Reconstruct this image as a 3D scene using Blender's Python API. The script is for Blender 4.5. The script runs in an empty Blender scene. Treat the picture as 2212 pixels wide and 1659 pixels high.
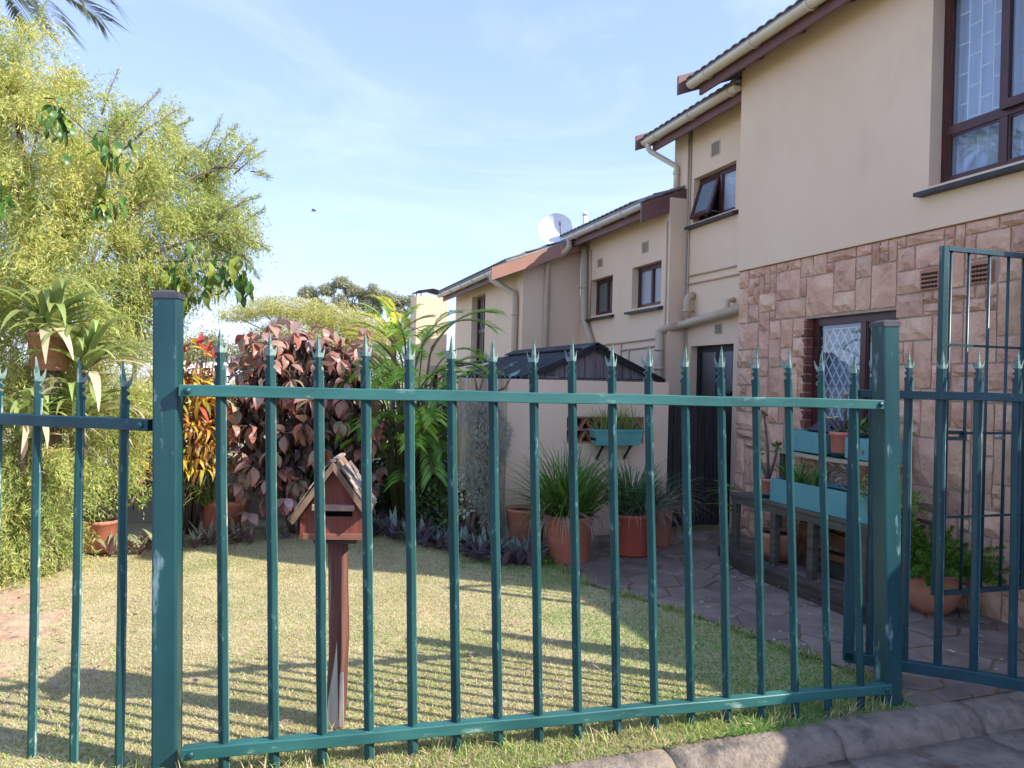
import bpy, math, random
import numpy as np
from mathutils import Matrix, Vector
random.seed(7); RNG = np.random.default_rng(11)
PI = math.pi; R = math.radians
scene = bpy.context.scene
COL = scene.collection

# ------------------------------------------------------------------ camera
cam_d = bpy.data.cameras.new('camera'); cam = bpy.data.objects.new('camera', cam_d); COL.objects.link(cam)
cam_d.sensor_width = 36.0; cam_d.lens = 36.0 * 1661 / 2212
cam_d.clip_start = 0.05; cam_d.clip_end = 1000
yaw, roll, pitch = R(18.2), R(1.43), R(-0.135)
Fh = Vector((math.sin(yaw), math.cos(yaw), 0)); Rh = Vector((math.cos(yaw), -math.sin(yaw), 0)); Zh = Vector((0, 0, 1))
fw = (Fh * math.cos(pitch) + Zh * math.sin(pitch)).normalized(); up0 = Rh.cross(fw)
rt = Rh * math.cos(roll) + up0 * math.sin(roll); up = -Rh * math.sin(roll) + up0 * math.cos(roll)
cam.matrix_world = Matrix(((rt.x, up.x, -fw.x, 0), (rt.y, up.y, -fw.y, 0), (rt.z, up.z, -fw.z, 1.62), (0, 0, 0, 1)))
scene.camera = cam

# ------------------------------------------------------------------ sky and sun
SUN_EL = R(37.0); SUN_AZ = math.atan2(0.815, -0.58)          # azimuth clockwise from +Y
world = bpy.data.worlds.new('World'); scene.world = world; world.use_nodes = True
wn = world.node_tree.nodes; wl = world.node_tree.links
bg = wn['Background']
sky = wn.new('ShaderNodeTexSky'); sky.sky_type = 'NISHITA'; sky.sun_disc = False
sky.sun_elevation = SUN_EL; sky.sun_rotation = SUN_AZ; sky.air_density = 1.0; sky.dust_density = 0.35; sky.ozone_density = 2.0
tc = wn.new('ShaderNodeTexCoord'); mp = wn.new('ShaderNodeMapping'); mp.inputs['Scale'].default_value = (1.0, 1.6, 3.2); mp.inputs['Rotation'].default_value = (0.2, 0.25, 0.5)
nz = wn.new('ShaderNodeTexNoise'); nz.inputs['Scale'].default_value = 2.2; nz.inputs['Detail'].default_value = 7; nz.inputs['Roughness'].default_value = 0.62; nz.inputs['Distortion'].default_value = 0.7
rp = wn.new('ShaderNodeValToRGB'); rp.color_ramp.elements[0].position = 0.46; rp.color_ramp.elements[0].color = (0, 0, 0, 1)
rp.color_ramp.elements[1].position = 0.80; rp.color_ramp.elements[1].color = (0.34, 0.34, 0.34, 1)
mx = wn.new('ShaderNodeMixRGB'); mx.inputs['Color2'].default_value = (2.5, 2.7, 3.0, 1)
wl.new(tc.outputs['Generated'], mp.inputs['Vector']); wl.new(mp.outputs['Vector'], nz.inputs['Vector'])
wl.new(nz.outputs['Fac'], rp.inputs['Fac']); wl.new(rp.outputs['Color'], mx.inputs['Fac'])
gm = wn.new('ShaderNodeGamma'); gm.inputs['Gamma'].default_value = 0.50; wl.new(sky.outputs['Color'], gm.inputs['Color'])
tn = wn.new('ShaderNodeMixRGB'); tn.blend_type = 'MULTIPLY'; tn.inputs['Fac'].default_value = 1.0; tn.inputs['Color2'].default_value = (0.85, 0.93, 1.32, 1); wl.new(gm.outputs['Color'], tn.inputs['Color1'])
wl.new(tn.outputs['Color'], mx.inputs['Color1']); wl.new(mx.outputs['Color'], bg.inputs['Color'])
bg.inputs['Strength'].default_value = 0.15
sun_d = bpy.data.lights.new('sun', 'SUN'); sun_d.energy = 2.3; sun_d.angle = R(0.53); sun_d.color = (1.0, 0.93, 0.82)
sun = bpy.data.objects.new('sun', sun_d); COL.objects.link(sun)
sv = Vector((math.sin(SUN_AZ) * math.cos(SUN_EL), math.cos(SUN_AZ) * math.cos(SUN_EL), math.sin(SUN_EL)))
sun.rotation_euler = (-sv).to_track_quat('-Z', 'Y').to_euler(); sun.location = sv * 30
vs = scene.view_settings; vs.view_transform = 'Standard'; vs.look = 'None'; vs.gamma = 1.0; vs.use_curve_mapping = False
vs.exposure = 1.87
scene.render.engine = 'CYCLES'
scene.cycles.max_bounces = 8; scene.cycles.transparent_max_bounces = 16

# ------------------------------------------------------------------ materials
def M(name, c1, c2=None, scale=6.0, rough=0.7, bump=0.0, bscale=None, stretch=None, c3=None, c3pos=(0.62, 0.72), c3scale=None,
      rnd=0.0, trans=0.0, metal=0.0, spec=0.4, attr=False, back=None, detail=6, bdist=0.02, edge=(0.35, 0.65), vary=True):
    m = bpy.data.materials.new(name); m.use_nodes = True
    nt = m.node_tree; N = nt.nodes; L = nt.links; p = N['Principled BSDF']
    p.inputs['Roughness'].default_value = rough; p.inputs['Metallic'].default_value = metal
    p.inputs['Specular IOR Level'].default_value = spec
    t = N.new('ShaderNodeTexCoord'); vec = t.outputs['Object']
    if vary:
        oi = N.new('ShaderNodeObjectInfo'); sc_n = N.new('ShaderNodeVectorMath'); sc_n.operation = 'SCALE'; sc_n.inputs[0].default_value = (17.3, 9.1, 23.7); L.new(oi.outputs['Random'], sc_n.inputs['Scale'])
        ad_ = N.new('ShaderNodeVectorMath'); L.new(vec, ad_.inputs[0]); L.new(sc_n.outputs['Vector'], ad_.inputs[1]); vec = ad_.outputs['Vector']
    if stretch:
        mpp = N.new('ShaderNodeMapping'); mpp.inputs['Scale'].default_value = stretch; L.new(vec, mpp.inputs['Vector']); vec = mpp.outputs['Vector']
    def noise(s, d=detail, rg=0.6):
        n = N.new('ShaderNodeTexNoise'); n.inputs['Scale'].default_value = s; n.inputs['Detail'].default_value = d; n.inputs['Roughness'].default_value = rg
        L.new(vec, n.inputs['Vector']); return n.outputs['Fac']
    def ramp(f, a, b, ca, cb):
        r = N.new('ShaderNodeValToRGB'); e = r.color_ramp.elements
        e[0].position = a; e[1].position = b; e[0].color = (*ca, 1); e[1].color = (*cb, 1); L.new(f, r.inputs['Fac']); return r.outputs['Color']
    col = None
    if c2 is not None:
        col = ramp(noise(scale), edge[0], edge[1], c1, c2)
    if c3 is not None:
        f = ramp(noise(c3scale or scale * 2.7), c3pos[0], c3pos[1], (0, 0, 0), (1, 1, 1))
        mm = N.new('ShaderNodeMixRGB'); L.new(f, mm.inputs['Fac'])
        if col is None: mm.inputs['Color1'].default_value = (*c1, 1)
        else: L.new(col, mm.inputs['Color1'])
        mm.inputs['Color2'].default_value = (*c3, 1); col = mm.outputs['Color']
    if back is not None:
        g = N.new('ShaderNodeNewGeometry'); mm = N.new('ShaderNodeMixRGB'); L.new(g.outputs['Backfacing'], mm.inputs['Fac'])
        if col is None: mm.inputs['Color1'].default_value = (*c1, 1)
        else: L.new(col, mm.inputs['Color1'])
        mm.inputs['Color2'].default_value = (*back, 1); col = mm.outputs['Color']
    if rnd > 0:
        h = N.new('ShaderNodeHueSaturation')
        if attr:
            a = N.new('ShaderNodeAttribute'); a.attribute_name = 'rnd'; src = a.outputs['Fac']
        else:
            a = N.new('ShaderNodeObjectInfo'); src = a.outputs['Random']
        mr = N.new('ShaderNodeMapRange'); mr.inputs['To Min'].default_value = 1 - rnd; mr.inputs['To Max'].default_value = 1 + rnd; L.new(src, mr.inputs['Value'])
        L.new(mr.outputs['Result'], h.inputs['Value'])
        mr2 = N.new('ShaderNodeMapRange'); mr2.inputs['To Min'].default_value = 0.5 + rnd * 0.045; mr2.inputs['To Max'].default_value = 0.5 - rnd * 0.045
        ml = N.new('ShaderNodeMath'); ml.operation = 'FRACT'; mu = N.new('ShaderNodeMath'); mu.operation = 'MULTIPLY'; mu.inputs[1].default_value = 7.31
        L.new(src, mu.inputs[0]); L.new(mu.outputs[0], ml.inputs[0]); L.new(ml.outputs[0], mr2.inputs['Value']); L.new(mr2.outputs['Result'], h.inputs['Hue'])
        if col is None: h.inputs['Color'].default_value = (*c1, 1)
        else: L.new(col, h.inputs['Color'])
        col = h.outputs['Color']
    if col is None: p.inputs['Base Color'].default_value = (*c1, 1)
    else: L.new(col, p.inputs['Base Color'])
    if bump > 0:
        b = N.new('ShaderNodeBump'); b.inputs['Strength'].default_value = bump; b.inputs['Distance'].default_value = bdist
        L.new(noise(bscale or scale * 4, 8, 0.65), b.inputs['Height']); L.new(b.outputs['Normal'], p.inputs['Normal'])
    if trans > 0:
        tr = N.new('ShaderNodeBsdfTranslucent'); ms = N.new('ShaderNodeMixShader'); ms.inputs['Fac'].default_value = trans
        if col is None: tr.inputs['Color'].default_value = (*c1, 1)
        else: L.new(col, tr.inputs['Color'])
        L.new(p.outputs['BSDF'], ms.inputs[1]); L.new(tr.outputs['BSDF'], ms.inputs[2]); L.new(ms.outputs['Shader'], N['Material Output'].inputs['Surface'])
    return m

def glass(name, tint, refl, rough=0.02, clear=True):
    m = bpy.data.materials.new(name); m.use_nodes = True
    nt = m.node_tree; N = nt.nodes; L = nt.links
    gl = N.new('ShaderNodeBsdfGlossy'); gl.inputs['Roughness'].default_value = rough; gl.inputs['Color'].default_value = (0.95, 0.97, 1, 1)
    if clear:
        ot = N.new('ShaderNodeBsdfTransparent'); ot.inputs['Color'].default_value = (*tint, 1)
    else:
        ot = N.new('ShaderNodeBsdfDiffuse'); ot.inputs['Color'].default_value = (*tint, 1)
    fr = N.new('ShaderNodeFresnel'); fr.inputs['IOR'].default_value = 1.5
    ad = N.new('ShaderNodeMath'); ad.operation = 'ADD'; ad.inputs[1].default_value = refl; ad.use_clamp = True
    L.new(fr.outputs['Fac'], ad.inputs[0]); ms = N.new('ShaderNodeMixShader')
    ge = N.new('ShaderNodeNewGeometry'); iv = N.new('ShaderNodeMath'); iv.operation = 'SUBTRACT'; iv.inputs[0].default_value = 1.0; L.new(ge.outputs['Backfacing'], iv.inputs[1])
    mu = N.new('ShaderNodeMath'); mu.operation = 'MULTIPLY'; L.new(ad.outputs[0], mu.inputs[0]); L.new(iv.outputs[0], mu.inputs[1]); ad = mu
    L.new(ad.outputs[0], ms.inputs['Fac']); L.new(ot.outputs[0], ms.inputs[1]); L.new(gl.outputs[0], ms.inputs[2])
    L.new(ms.outputs[0], N['Material Output'].inputs['Surface'])
    if not clear:
        t = N.new('ShaderNodeTexCoord'); v = N.new('ShaderNodeTexVoronoi'); v.inputs['Scale'].default_value = 90
        b = N.new('ShaderNodeBump'); b.inputs['Strength'].default_value = 0.35; b.inputs['Distance'].default_value = 0.01
        L.new(t.outputs['Object'], v.inputs['Vector']); L.new(v.outputs['Distance'], b.inputs['Height']); L.new(b.outputs['Normal'], gl.inputs['Normal'])
    return m

TEAL = (0.008, 0.044, 0.047); CHALK = (0.13, 0.24, 0.22)
m_teal = M('teal_fence_paint', TEAL, (0.016, 0.076, 0.074), 5, 0.5, 0.15, 60, (1, 1, 0.35), CHALK, (0.60, 0.72), 40, bdist=0.004, spec=0.3)
m_tealrail = M('weathered_teal_rail_paint', (0.015, 0.092, 0.086), (0.038, 0.162, 0.142), 4, 0.42, 0.15, 60, (0.5, 1, 1.6), (0.26, 0.36, 0.31), (0.61, 0.73), 12, bdist=0.004, spec=0.5)
m_tealpost = M('teal_post_paint', (0.008, 0.048, 0.056), (0.015, 0.074, 0.079), 6, 0.36, 0.12, 50, (1, 1, 0.3), (0.20, 0.30, 0.32), (0.61, 0.70), 11, bdist=0.004, spec=0.5)
m_gatepaint = M('dark_teal_gate_paint', (0.006, 0.040, 0.056), (0.012, 0.066, 0.080), 6, 0.38, 0.1, 50, None, (0.10, 0.19, 0.20), (0.64, 0.72), 30, bdist=0.004, spec=0.5)
m_edge = M('worn_sunlit_paint_edge', (0.03, 0.12, 0.112), (0.11, 0.21, 0.185), 5, 0.5, 0.15, 60, (1, 1, 0.4), (0.42, 0.48, 0.40), (0.56, 0.66), 26, bdist=0.004, spec=0.5)  # chalky wear plus a painted sun highlight, on the right edge facet only
m_tip = M('bare_worn_spike_paint', (0.05, 0.16, 0.15), (0.30, 0.36, 0.30), 40, 0.5)
m_cap = M('grey_plastic_cap', (0.045, 0.045, 0.055), (0.07, 0.07, 0.08), 20, 0.5)
m_plaster = M('beige_painted_plaster', (0.78, 0.580, 0.395), (0.83, 0.63, 0.44), 0.9, 0.85, 0.35, 40, (1, 1, 0.6), (0.71, 0.525, 0.365), (0.55, 0.85), 1.7, bdist=0.006)
m_plaster2 = M('weathered_beige_plaster', (0.76, 0.565, 0.39), (0.82, 0.62, 0.43), 1.6, 0.85, 0.3, 55, bdist=0.004)
m_stain = M('rain_stained_plaster', (0.24, 0.155, 0.085), (0.58, 0.44, 0.29), 3.0, 0.9, 0.3, 50, (4.5, 1, 0.22), (0.30, 0.28, 0.29), (0.57, 0.66), 5, bdist=0.004)
m_stone = M('rock_faced_sandstone', (0.62, 0.345, 0.225), (0.80, 0.520, 0.355), 4.5, 0.85, 1.0, 17, None, (0.35, 0.215, 0.16), (0.61, 0.75), 7, rnd=0.13, bdist=0.03)
m_mortar = M('grey_mortar', (0.38, 0.285, 0.22), (0.47, 0.36, 0.285), 12, 0.95, 0.4, 60, bdist=0.004)
m_brick = M('dark_face_brick', (0.16, 0.045, 0.035), (0.22, 0.08, 0.055), 8, 0.85, 0.3, 50, rnd=0.3, bdist=0.004)
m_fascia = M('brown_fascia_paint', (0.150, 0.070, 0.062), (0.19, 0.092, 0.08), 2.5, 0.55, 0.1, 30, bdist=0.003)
m_verge = M('sunlit_faded_verge_paint', (0.36, 0.185, 0.135), (0.42, 0.22, 0.165), 2.5, 0.6, 0.1, 30, bdist=0.003)  # same brown as the fascia, colour lightened for sunlight as well as fading
m_gutter = M('cream_gutter', (0.66, 0.57, 0.40), (0.72, 0.635, 0.47), 3, 0.35, spec=0.5)
m_gutterw = M('pale_gutter', (0.66, 0.62, 0.56), (0.74, 0.70, 0.64), 3, 0.35, spec=0.5)
m_pipe = M('painted_beige_pipe', (0.50, 0.385, 0.25), (0.57, 0.45, 0.31), 4, 0.5, spec=0.5)
m_tile = M('grey_roof_tile', (0.24, 0.235, 0.235), (0.36, 0.345, 0.32), 5, 0.8, 0.4, 40, None, (0.26, 0.24, 0.19), (0.62, 0.70), 14, rnd=0.15, bdist=0.01)
m_frame = M('dark_red_varnished_frame', (0.050, 0.014, 0.013), (0.085, 0.024, 0.020), 9, 0.35, spec=0.5)
m_sill = M('black_painted_sill', (0.018, 0.018, 0.024), (0.035, 0.035, 0.045), 12, 0.45)
m_pane = glass('clear_window_glass', (0.90, 0.95, 0.99), 0.07)
m_frost = glass('rippled_obscure_glass', (0.20, 0.235, 0.27), 0.16, 0.16, False)
m_frostdark = glass('dark_obscure_glass', (0.10, 0.125, 0.125), 0.10, 0.14, False)
m_doorglass = glass('dark_door_glass', (0.012, 0.012, 0.016), 0.12, 0.03, False)
m_curtain = M('sheer_white_curtain', (0.62, 0.67, 0.74), (0.70, 0.74, 0.80), 3, 0.9, trans=0.15)
m_netcurtain = M('grey_net_curtain', (0.40, 0.44, 0.47), (0.46, 0.50, 0.53), 3, 0.9, trans=0.15)
m_inside = M('dim_room_interior', (0.35, 0.35, 0.36))
m_barwhite = M('white_burglar_bar', (0.85, 0.84, 0.80), None, rough=0.5)
m_vent = M('beige_air_vent', (0.47, 0.37, 0.25), (0.53, 0.43, 0.30), 6, 0.7)
m_dark = M('dark_void', (0.010, 0.009, 0.009))
m_terra = M('terracotta_plastic', (0.54, 0.175, 0.115), (0.62, 0.225, 0.150), 5, 0.6, 0.15, 40, (1, 1, 1.6), (0.60, 0.38, 0.30), (0.56, 0.78), 8, bdist=0.003)
m_terrared = M('red_terracotta_plastic', (0.50, 0.105, 0.065), (0.56, 0.145, 0.09), 5, 0.5, 0.1, 40, bdist=0.003)
m_clay = M('fired_clay', (0.44, 0.175, 0.10), (0.52, 0.23, 0.14), 7, 0.85, 0.3, 30, None, (0.30, 0.20, 0.15), (0.62, 0.74), 10, bdist=0.004)
m_greenpot = M('green_plastic', (0.010, 0.065, 0.045), (0.018, 0.085, 0.06), 5, 0.4)
m_aqua = M('aqua_painted_planter', (0.115, 0.315, 0.315), (0.145, 0.37, 0.36), 4, 0.55, 0.12, 40, None, (0.18, 0.16, 0.12), (0.70, 0.80), 6, bdist=0.003)
m_aquap = M('aqua_plastic_trough', (0.10, 0.36, 0.30), (0.15, 0.42, 0.36), 4, 0.45)
m_soil = M('dark_potting_soil', (0.022, 0.014, 0.010), (0.055, 0.036, 0.026), 20, 0.95, 0.6, 60)
m_wood = M('weathered_grey_timber', (0.075, 0.065, 0.048), (0.145, 0.125, 0.085), 6, 0.85, 0.4, 30, (1, 1, 6), (0.09, 0.11, 0.035), (0.55, 0.70), 5, bdist=0.005)
m_shelfwood = M('pale_worn_shelf_timber', (0.36, 0.31, 0.22), (0.46, 0.40, 0.29), 6, 0.8, 0.3, 30, (1, 0.3, 5), (0.14, 0.14, 0.07), (0.62, 0.72), 6, bdist=0.004)
m_planks = M('dark_stained_plank', (0.016, 0.013, 0.015), (0.042, 0.034, 0.036), 7, 0.75, 0.4, 30, (6, 1, 0.4), rnd=0.25, bdist=0.004)
m_shedplank = M('silvered_shed_plank', (0.10, 0.085, 0.085), (0.21, 0.18, 0.175), 8, 0.85, 0.4, 30, (7, 1, 0.5), (0.05, 0.038, 0.035), (0.58, 0.72), 4, rnd=0.3, bdist=0.004)
m_shedroof = M('mossy_black_roof_sheet', (0.022, 0.023, 0.028), (0.055, 0.056, 0.062), 5, 0.8, 0.3, 30, None, (0.20, 0.38, 0.31), (0.62, 0.66), 2.6, bdist=0.004)
m_sleeper = M('dark_old_timber', (0.035, 0.026, 0.022), (0.085, 0.062, 0.048), 7, 0.85, 0.5, 30, (1, 0.4, 4), bdist=0.006)
m_orangewood = M('reddish_plank', (0.12, 0.055, 0.025), (0.19, 0.09, 0.042), 7, 0.75, 0.3, 30, (1, 0.3, 6), bdist=0.004)
m_box = M('red_brown_stained_box', (0.190, 0.046, 0.030), (0.27, 0.080, 0.052), 9, 0.7, 0.25, 40, (6, 1, 0.6), (0.36, 0.19, 0.13), (0.67, 0.76), 8, bdist=0.003)
m_boxtrim = M('worn_brown_trim', (0.25, 0.095, 0.060), (0.33, 0.15, 0.10), 9, 0.75, 0.25, 40, (1, 1, 5), bdist=0.003)
m_ledge = M('bleached_ledge_timber', (0.34, 0.20, 0.15), (0.46, 0.31, 0.25), 9, 0.8, 0.3, 40, (1, 3, 8), bdist=0.003)
m_roofboard = M('bleached_roof_board', (0.19, 0.115, 0.070), (0.33, 0.22, 0.135), 10, 0.8, 0.35, 40, (1, 1, 1), (0.12, 0.09, 0.06), (0.66, 0.74), 12, bdist=0.003)
m_shingle = M('weathered_bark_shingle', (0.10, 0.075, 0.06), (0.36, 0.30, 0.25), 20, 0.9, 0.6, 50, rnd=0.35, bdist=0.004)
m_mailpost = M('stained_mailbox_post', (0.085, 0.034, 0.026), (0.20, 0.085, 0.062), 9, 0.75, 0.7, 26, (5, 5, 0.3), (0.36, 0.27, 0.20), (0.60, 0.70), 5, bdist=0.006)
m_bare = M('bare_weathered_wood', (0.40, 0.36, 0.30), (0.54, 0.50, 0.43), 9, 0.85, 0.3, 30, (5, 5, 0.5), bdist=0.004)
m_zinc = M('galvanised_strip', (0.42, 0.40, 0.38), (0.52, 0.50, 0.47), 20, 0.5, metal=0.4)
m_dish = M('white_dish_enamel', (0.82, 0.82, 0.82), None, rough=0.45)
m_metal = M('grey_metal', (0.35, 0.35, 0.36), None, rough=0.4, metal=0.6)
m_black = M('black_metal', (0.012, 0.012, 0.014), None, rough=0.5)
m_navy = M('navy_plastic', (0.008, 0.012, 0.035), (0.014, 0.020, 0.05), 8, 0.35)
m_blue = M('blue_saucer_plastic', (0.010, 0.075, 0.105), None, rough=0.45)
m_kerb = M('cast_kerb_concrete', (0.20, 0.165, 0.130), (0.34, 0.275, 0.215), 14, 0.95, 1.0, 38, None, (0.10, 0.09, 0.085), (0.54, 0.68), 5, bdist=0.022)
m_kerbdk = M('grimy_channel_concrete', (0.19, 0.16, 0.13), (0.32, 0.27, 0.21), 9, 0.95, 1.0, 45, None, (0.115, 0.062, 0.035), (0.55, 0.68), 3.2, bdist=0.018)
m_road = M('worn_grey_asphalt', (0.085, 0.082, 0.078), (0.21, 0.20, 0.185), 55, 0.95, 1.0, 90, bdist=0.015, c3=(0.24, 0.215, 0.175), c3pos=(0.56, 0.7), c3scale=2.0)
m_pave = M('slate_paving', (0.150, 0.115, 0.095), (0.26, 0.205, 0.170), 3.5, 0.75, 0.6, 18, None, (0.26, 0.155, 0.105), (0.58, 0.74), 2.6, rnd=0.20, bdist=0.01)
m_joint = M('mossy_rusty_joint', (0.13, 0.100, 0.080), (0.26, 0.125, 0.045), 1.6, 0.95, 0.4, 40, None, (0.10, 0.125, 0.045), (0.56, 0.68), 3.0, bdist=0.004)
m_lawn = M('dry_lawn_thatch', (0.33, 0.30, 0.145), (0.52, 0.435, 0.255), 2.4, 0.95, 0.6, 90, None, (0.35, 0.20, 0.115), (0.64, 0.78), 1.3, bdist=0.015)
m_land = M('distant_ground', (0.22, 0.21, 0.10), (0.40, 0.35, 0.19), 0.3, 0.95)
m_bark = M('grey_brown_bark', (0.11, 0.075, 0.055), (0.22, 0.165, 0.125), 10, 0.9, 0.6, 26, (3, 3, 0.6), bdist=0.02)
m_lowwall = M('grey_rendered_garden_wall', (0.30, 0.27, 0.235), (0.40, 0.365, 0.32), 2, 0.9, 0.4, 40, bdist=0.005)
# foliage
def fol(name, c, rnd=0.3, trans=0.35, rough=0.55, attr=True, c2=None, back=None, spec=0.35, scale=30): return M(name, c, c2, scale, rough, rnd=rnd, trans=trans, attr=attr, back=back, spec=spec)
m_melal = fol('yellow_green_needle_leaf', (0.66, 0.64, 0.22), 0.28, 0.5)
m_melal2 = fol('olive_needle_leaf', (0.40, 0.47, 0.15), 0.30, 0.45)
m_vine = fol('dark_green_vine_leaf', (0.085, 0.19, 0.042), 0.4, 0.3, 0.35, attr=False, spec=0.5)
m_vine2 = fol('yellow_green_vine_leaf', (0.26, 0.32, 0.050), 0.3, 0.4, 0.4, attr=False)
m_strap = fol('pale_green_strap_leaf', (0.36, 0.44, 0.15), 0.25, 0.4, 0.4, attr=False)
m_strapdry = fol('cream_withered_leaf', (0.62, 0.54, 0.36), 0.2, 0.35, 0.6, attr=False)
m_cop = [fol('copper_leaf_bronze', (0.36, 0.20, 0.145), 0.28, 0.25, 0.30, False, (0.52, 0.36, 0.28), spec=0.5),
         fol('copper_leaf_olive', (0.29, 0.27, 0.15), 0.28, 0.25, 0.30, False, (0.42, 0.38, 0.24), spec=0.5),
         fol('copper_leaf_red', (0.38, 0.125, 0.085), 0.28, 0.28, 0.30, False, (0.42, 0.18, 0.13), spec=0.5),
         fol('copper_leaf_mauve', (0.34, 0.225, 0.20), 0.28, 0.25, 0.30, False, (0.54, 0.42, 0.38), spec=0.5)]
m_copedge = fol('pink_leaf_margin', (0.62, 0.215, 0.18), 0.2, 0.25, 0.45, False)
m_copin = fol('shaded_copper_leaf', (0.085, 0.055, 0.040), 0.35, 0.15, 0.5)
m_cro = [fol('croton_orange', (0.74, 0.34, 0.06), 0.3, 0.4, 0.35, False, (0.62, 0.20, 0.05), scale=18), fol('croton_yellow', (0.88, 0.64, 0.08), 0.2, 0.45, 0.35, False, (0.85, 0.48, 0.06), scale=18),
         fol('croton_dark', (0.26, 0.10, 0.045), 0.35, 0.3, 0.35, False, (0.22, 0.085, 0.03), scale=18), fol('croton_red', (0.62, 0.07, 0.085), 0.3, 0.35, 0.35, False, (0.56, 0.10, 0.09), scale=14)]
m_crog = fol('croton_green', (0.24, 0.26, 0.05), 0.3, 0.35, 0.35, True, (0.44, 0.38, 0.06), scale=14)
m_palm = fol('bright_palm_leaflet', (0.42, 0.66, 0.085), 0.28, 0.5, 0.38)
m_palmy = fol('yellow_palm_leaflet', (0.62, 0.60, 0.05), 0.25, 0.5, 0.38)
m_palmd = fol('deep_green_palm_leaflet', (0.24, 0.46, 0.09), 0.3, 0.45, 0.38)
m_palmbig = fol('dark_tall_palm_leaflet', (0.085, 0.105, 0.060), 0.3, 0.25, 0.45)
m_cane = M('green_palm_cane', (0.10, 0.125, 0.035), (0.20, 0.18, 0.06), 6, 0.5)
m_moss = fol('grey_hanging_moss', (0.36, 0.38, 0.31), 0.22, 0.3, 0.9)
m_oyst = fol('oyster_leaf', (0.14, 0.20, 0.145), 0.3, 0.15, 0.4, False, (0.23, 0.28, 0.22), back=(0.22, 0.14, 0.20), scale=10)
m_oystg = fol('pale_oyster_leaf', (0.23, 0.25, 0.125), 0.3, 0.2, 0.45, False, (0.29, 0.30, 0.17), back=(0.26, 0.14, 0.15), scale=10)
m_grassy = fol('arching_green_blade', (0.115, 0.215, 0.040), 0.4, 0.32, 0.45)
m_grassd = fol('blue_green_blade', (0.065, 0.145, 0.058), 0.35, 0.28, 0.45)
m_agap = fol('light_green_blade', (0.26, 0.33, 0.085), 0.3, 0.35, 0.45)
m_drystem = fol('dead_grey_blade', (0.42, 0.36, 0.29), 0.2, 0.3, 0.8)
m_lawnb = fol('lawn_blade_green', (0.355, 0.43, 0.125), 0.35, 0.35, 0.6)
m_lawns = fol('lawn_blade_straw', (0.66, 0.55, 0.325), 0.2, 0.35, 0.7)
m_lush = fol('lush_lawn_blade', (0.20, 0.40, 0.075), 0.3, 0.35, 0.6)
m_dirt = M('reddish_bare_soil', (0.40, 0.25, 0.155), (0.56, 0.42, 0.28), 9, 0.95, 0.8, 40, bdist=0.012)
m_foxt = fol('foxtail_fern_needle', (0.13, 0.26, 0.030), 0.3, 0.35, 0.5)
m_weed = fol('garden_weed_leaf', (0.13, 0.24, 0.045), 0.35, 0.35, 0.5)
m_varieg = fol('cream_variegated_leaf', (0.50, 0.54, 0.42), 0.25, 0.25, 0.5)
m_bush = fol('dense_green_leaf', (0.075, 0.13, 0.032), 0.4, 0.25, 0.5)
m_acacia = fol('acacia_feathery_leaf', (0.56, 0.54, 0.20), 0.22, 0.45, 0.7)
m_euc = fol('eucalyptus_grey_leaf', (0.40, 0.41, 0.27), 0.25, 0.4, 0.7)
m_far = fol('distant_olive_leaf', (0.30, 0.31, 0.13), 0.3, 0.355, 0.6)
m_succ = fol('silver_succulent_leaf', (0.27, 0.32, 0.32), 0.2, 0.1, 0.5, False)
m_euph = M('thorny_grey_stem', (0.10, 0.075, 0.065), (0.17, 0.13, 0.11), 20, 0.8)
m_flow = M('pale_yellow_flower', (0.72, 0.62, 0.28), None, rough=0.6)
m_redfl = M('red_flower', (0.62, 0.03, 0.02), None, rough=0.5)
m_bird = M('dark_feathers', (0.03, 0.028, 0.026), None, rough=0.7)

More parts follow.
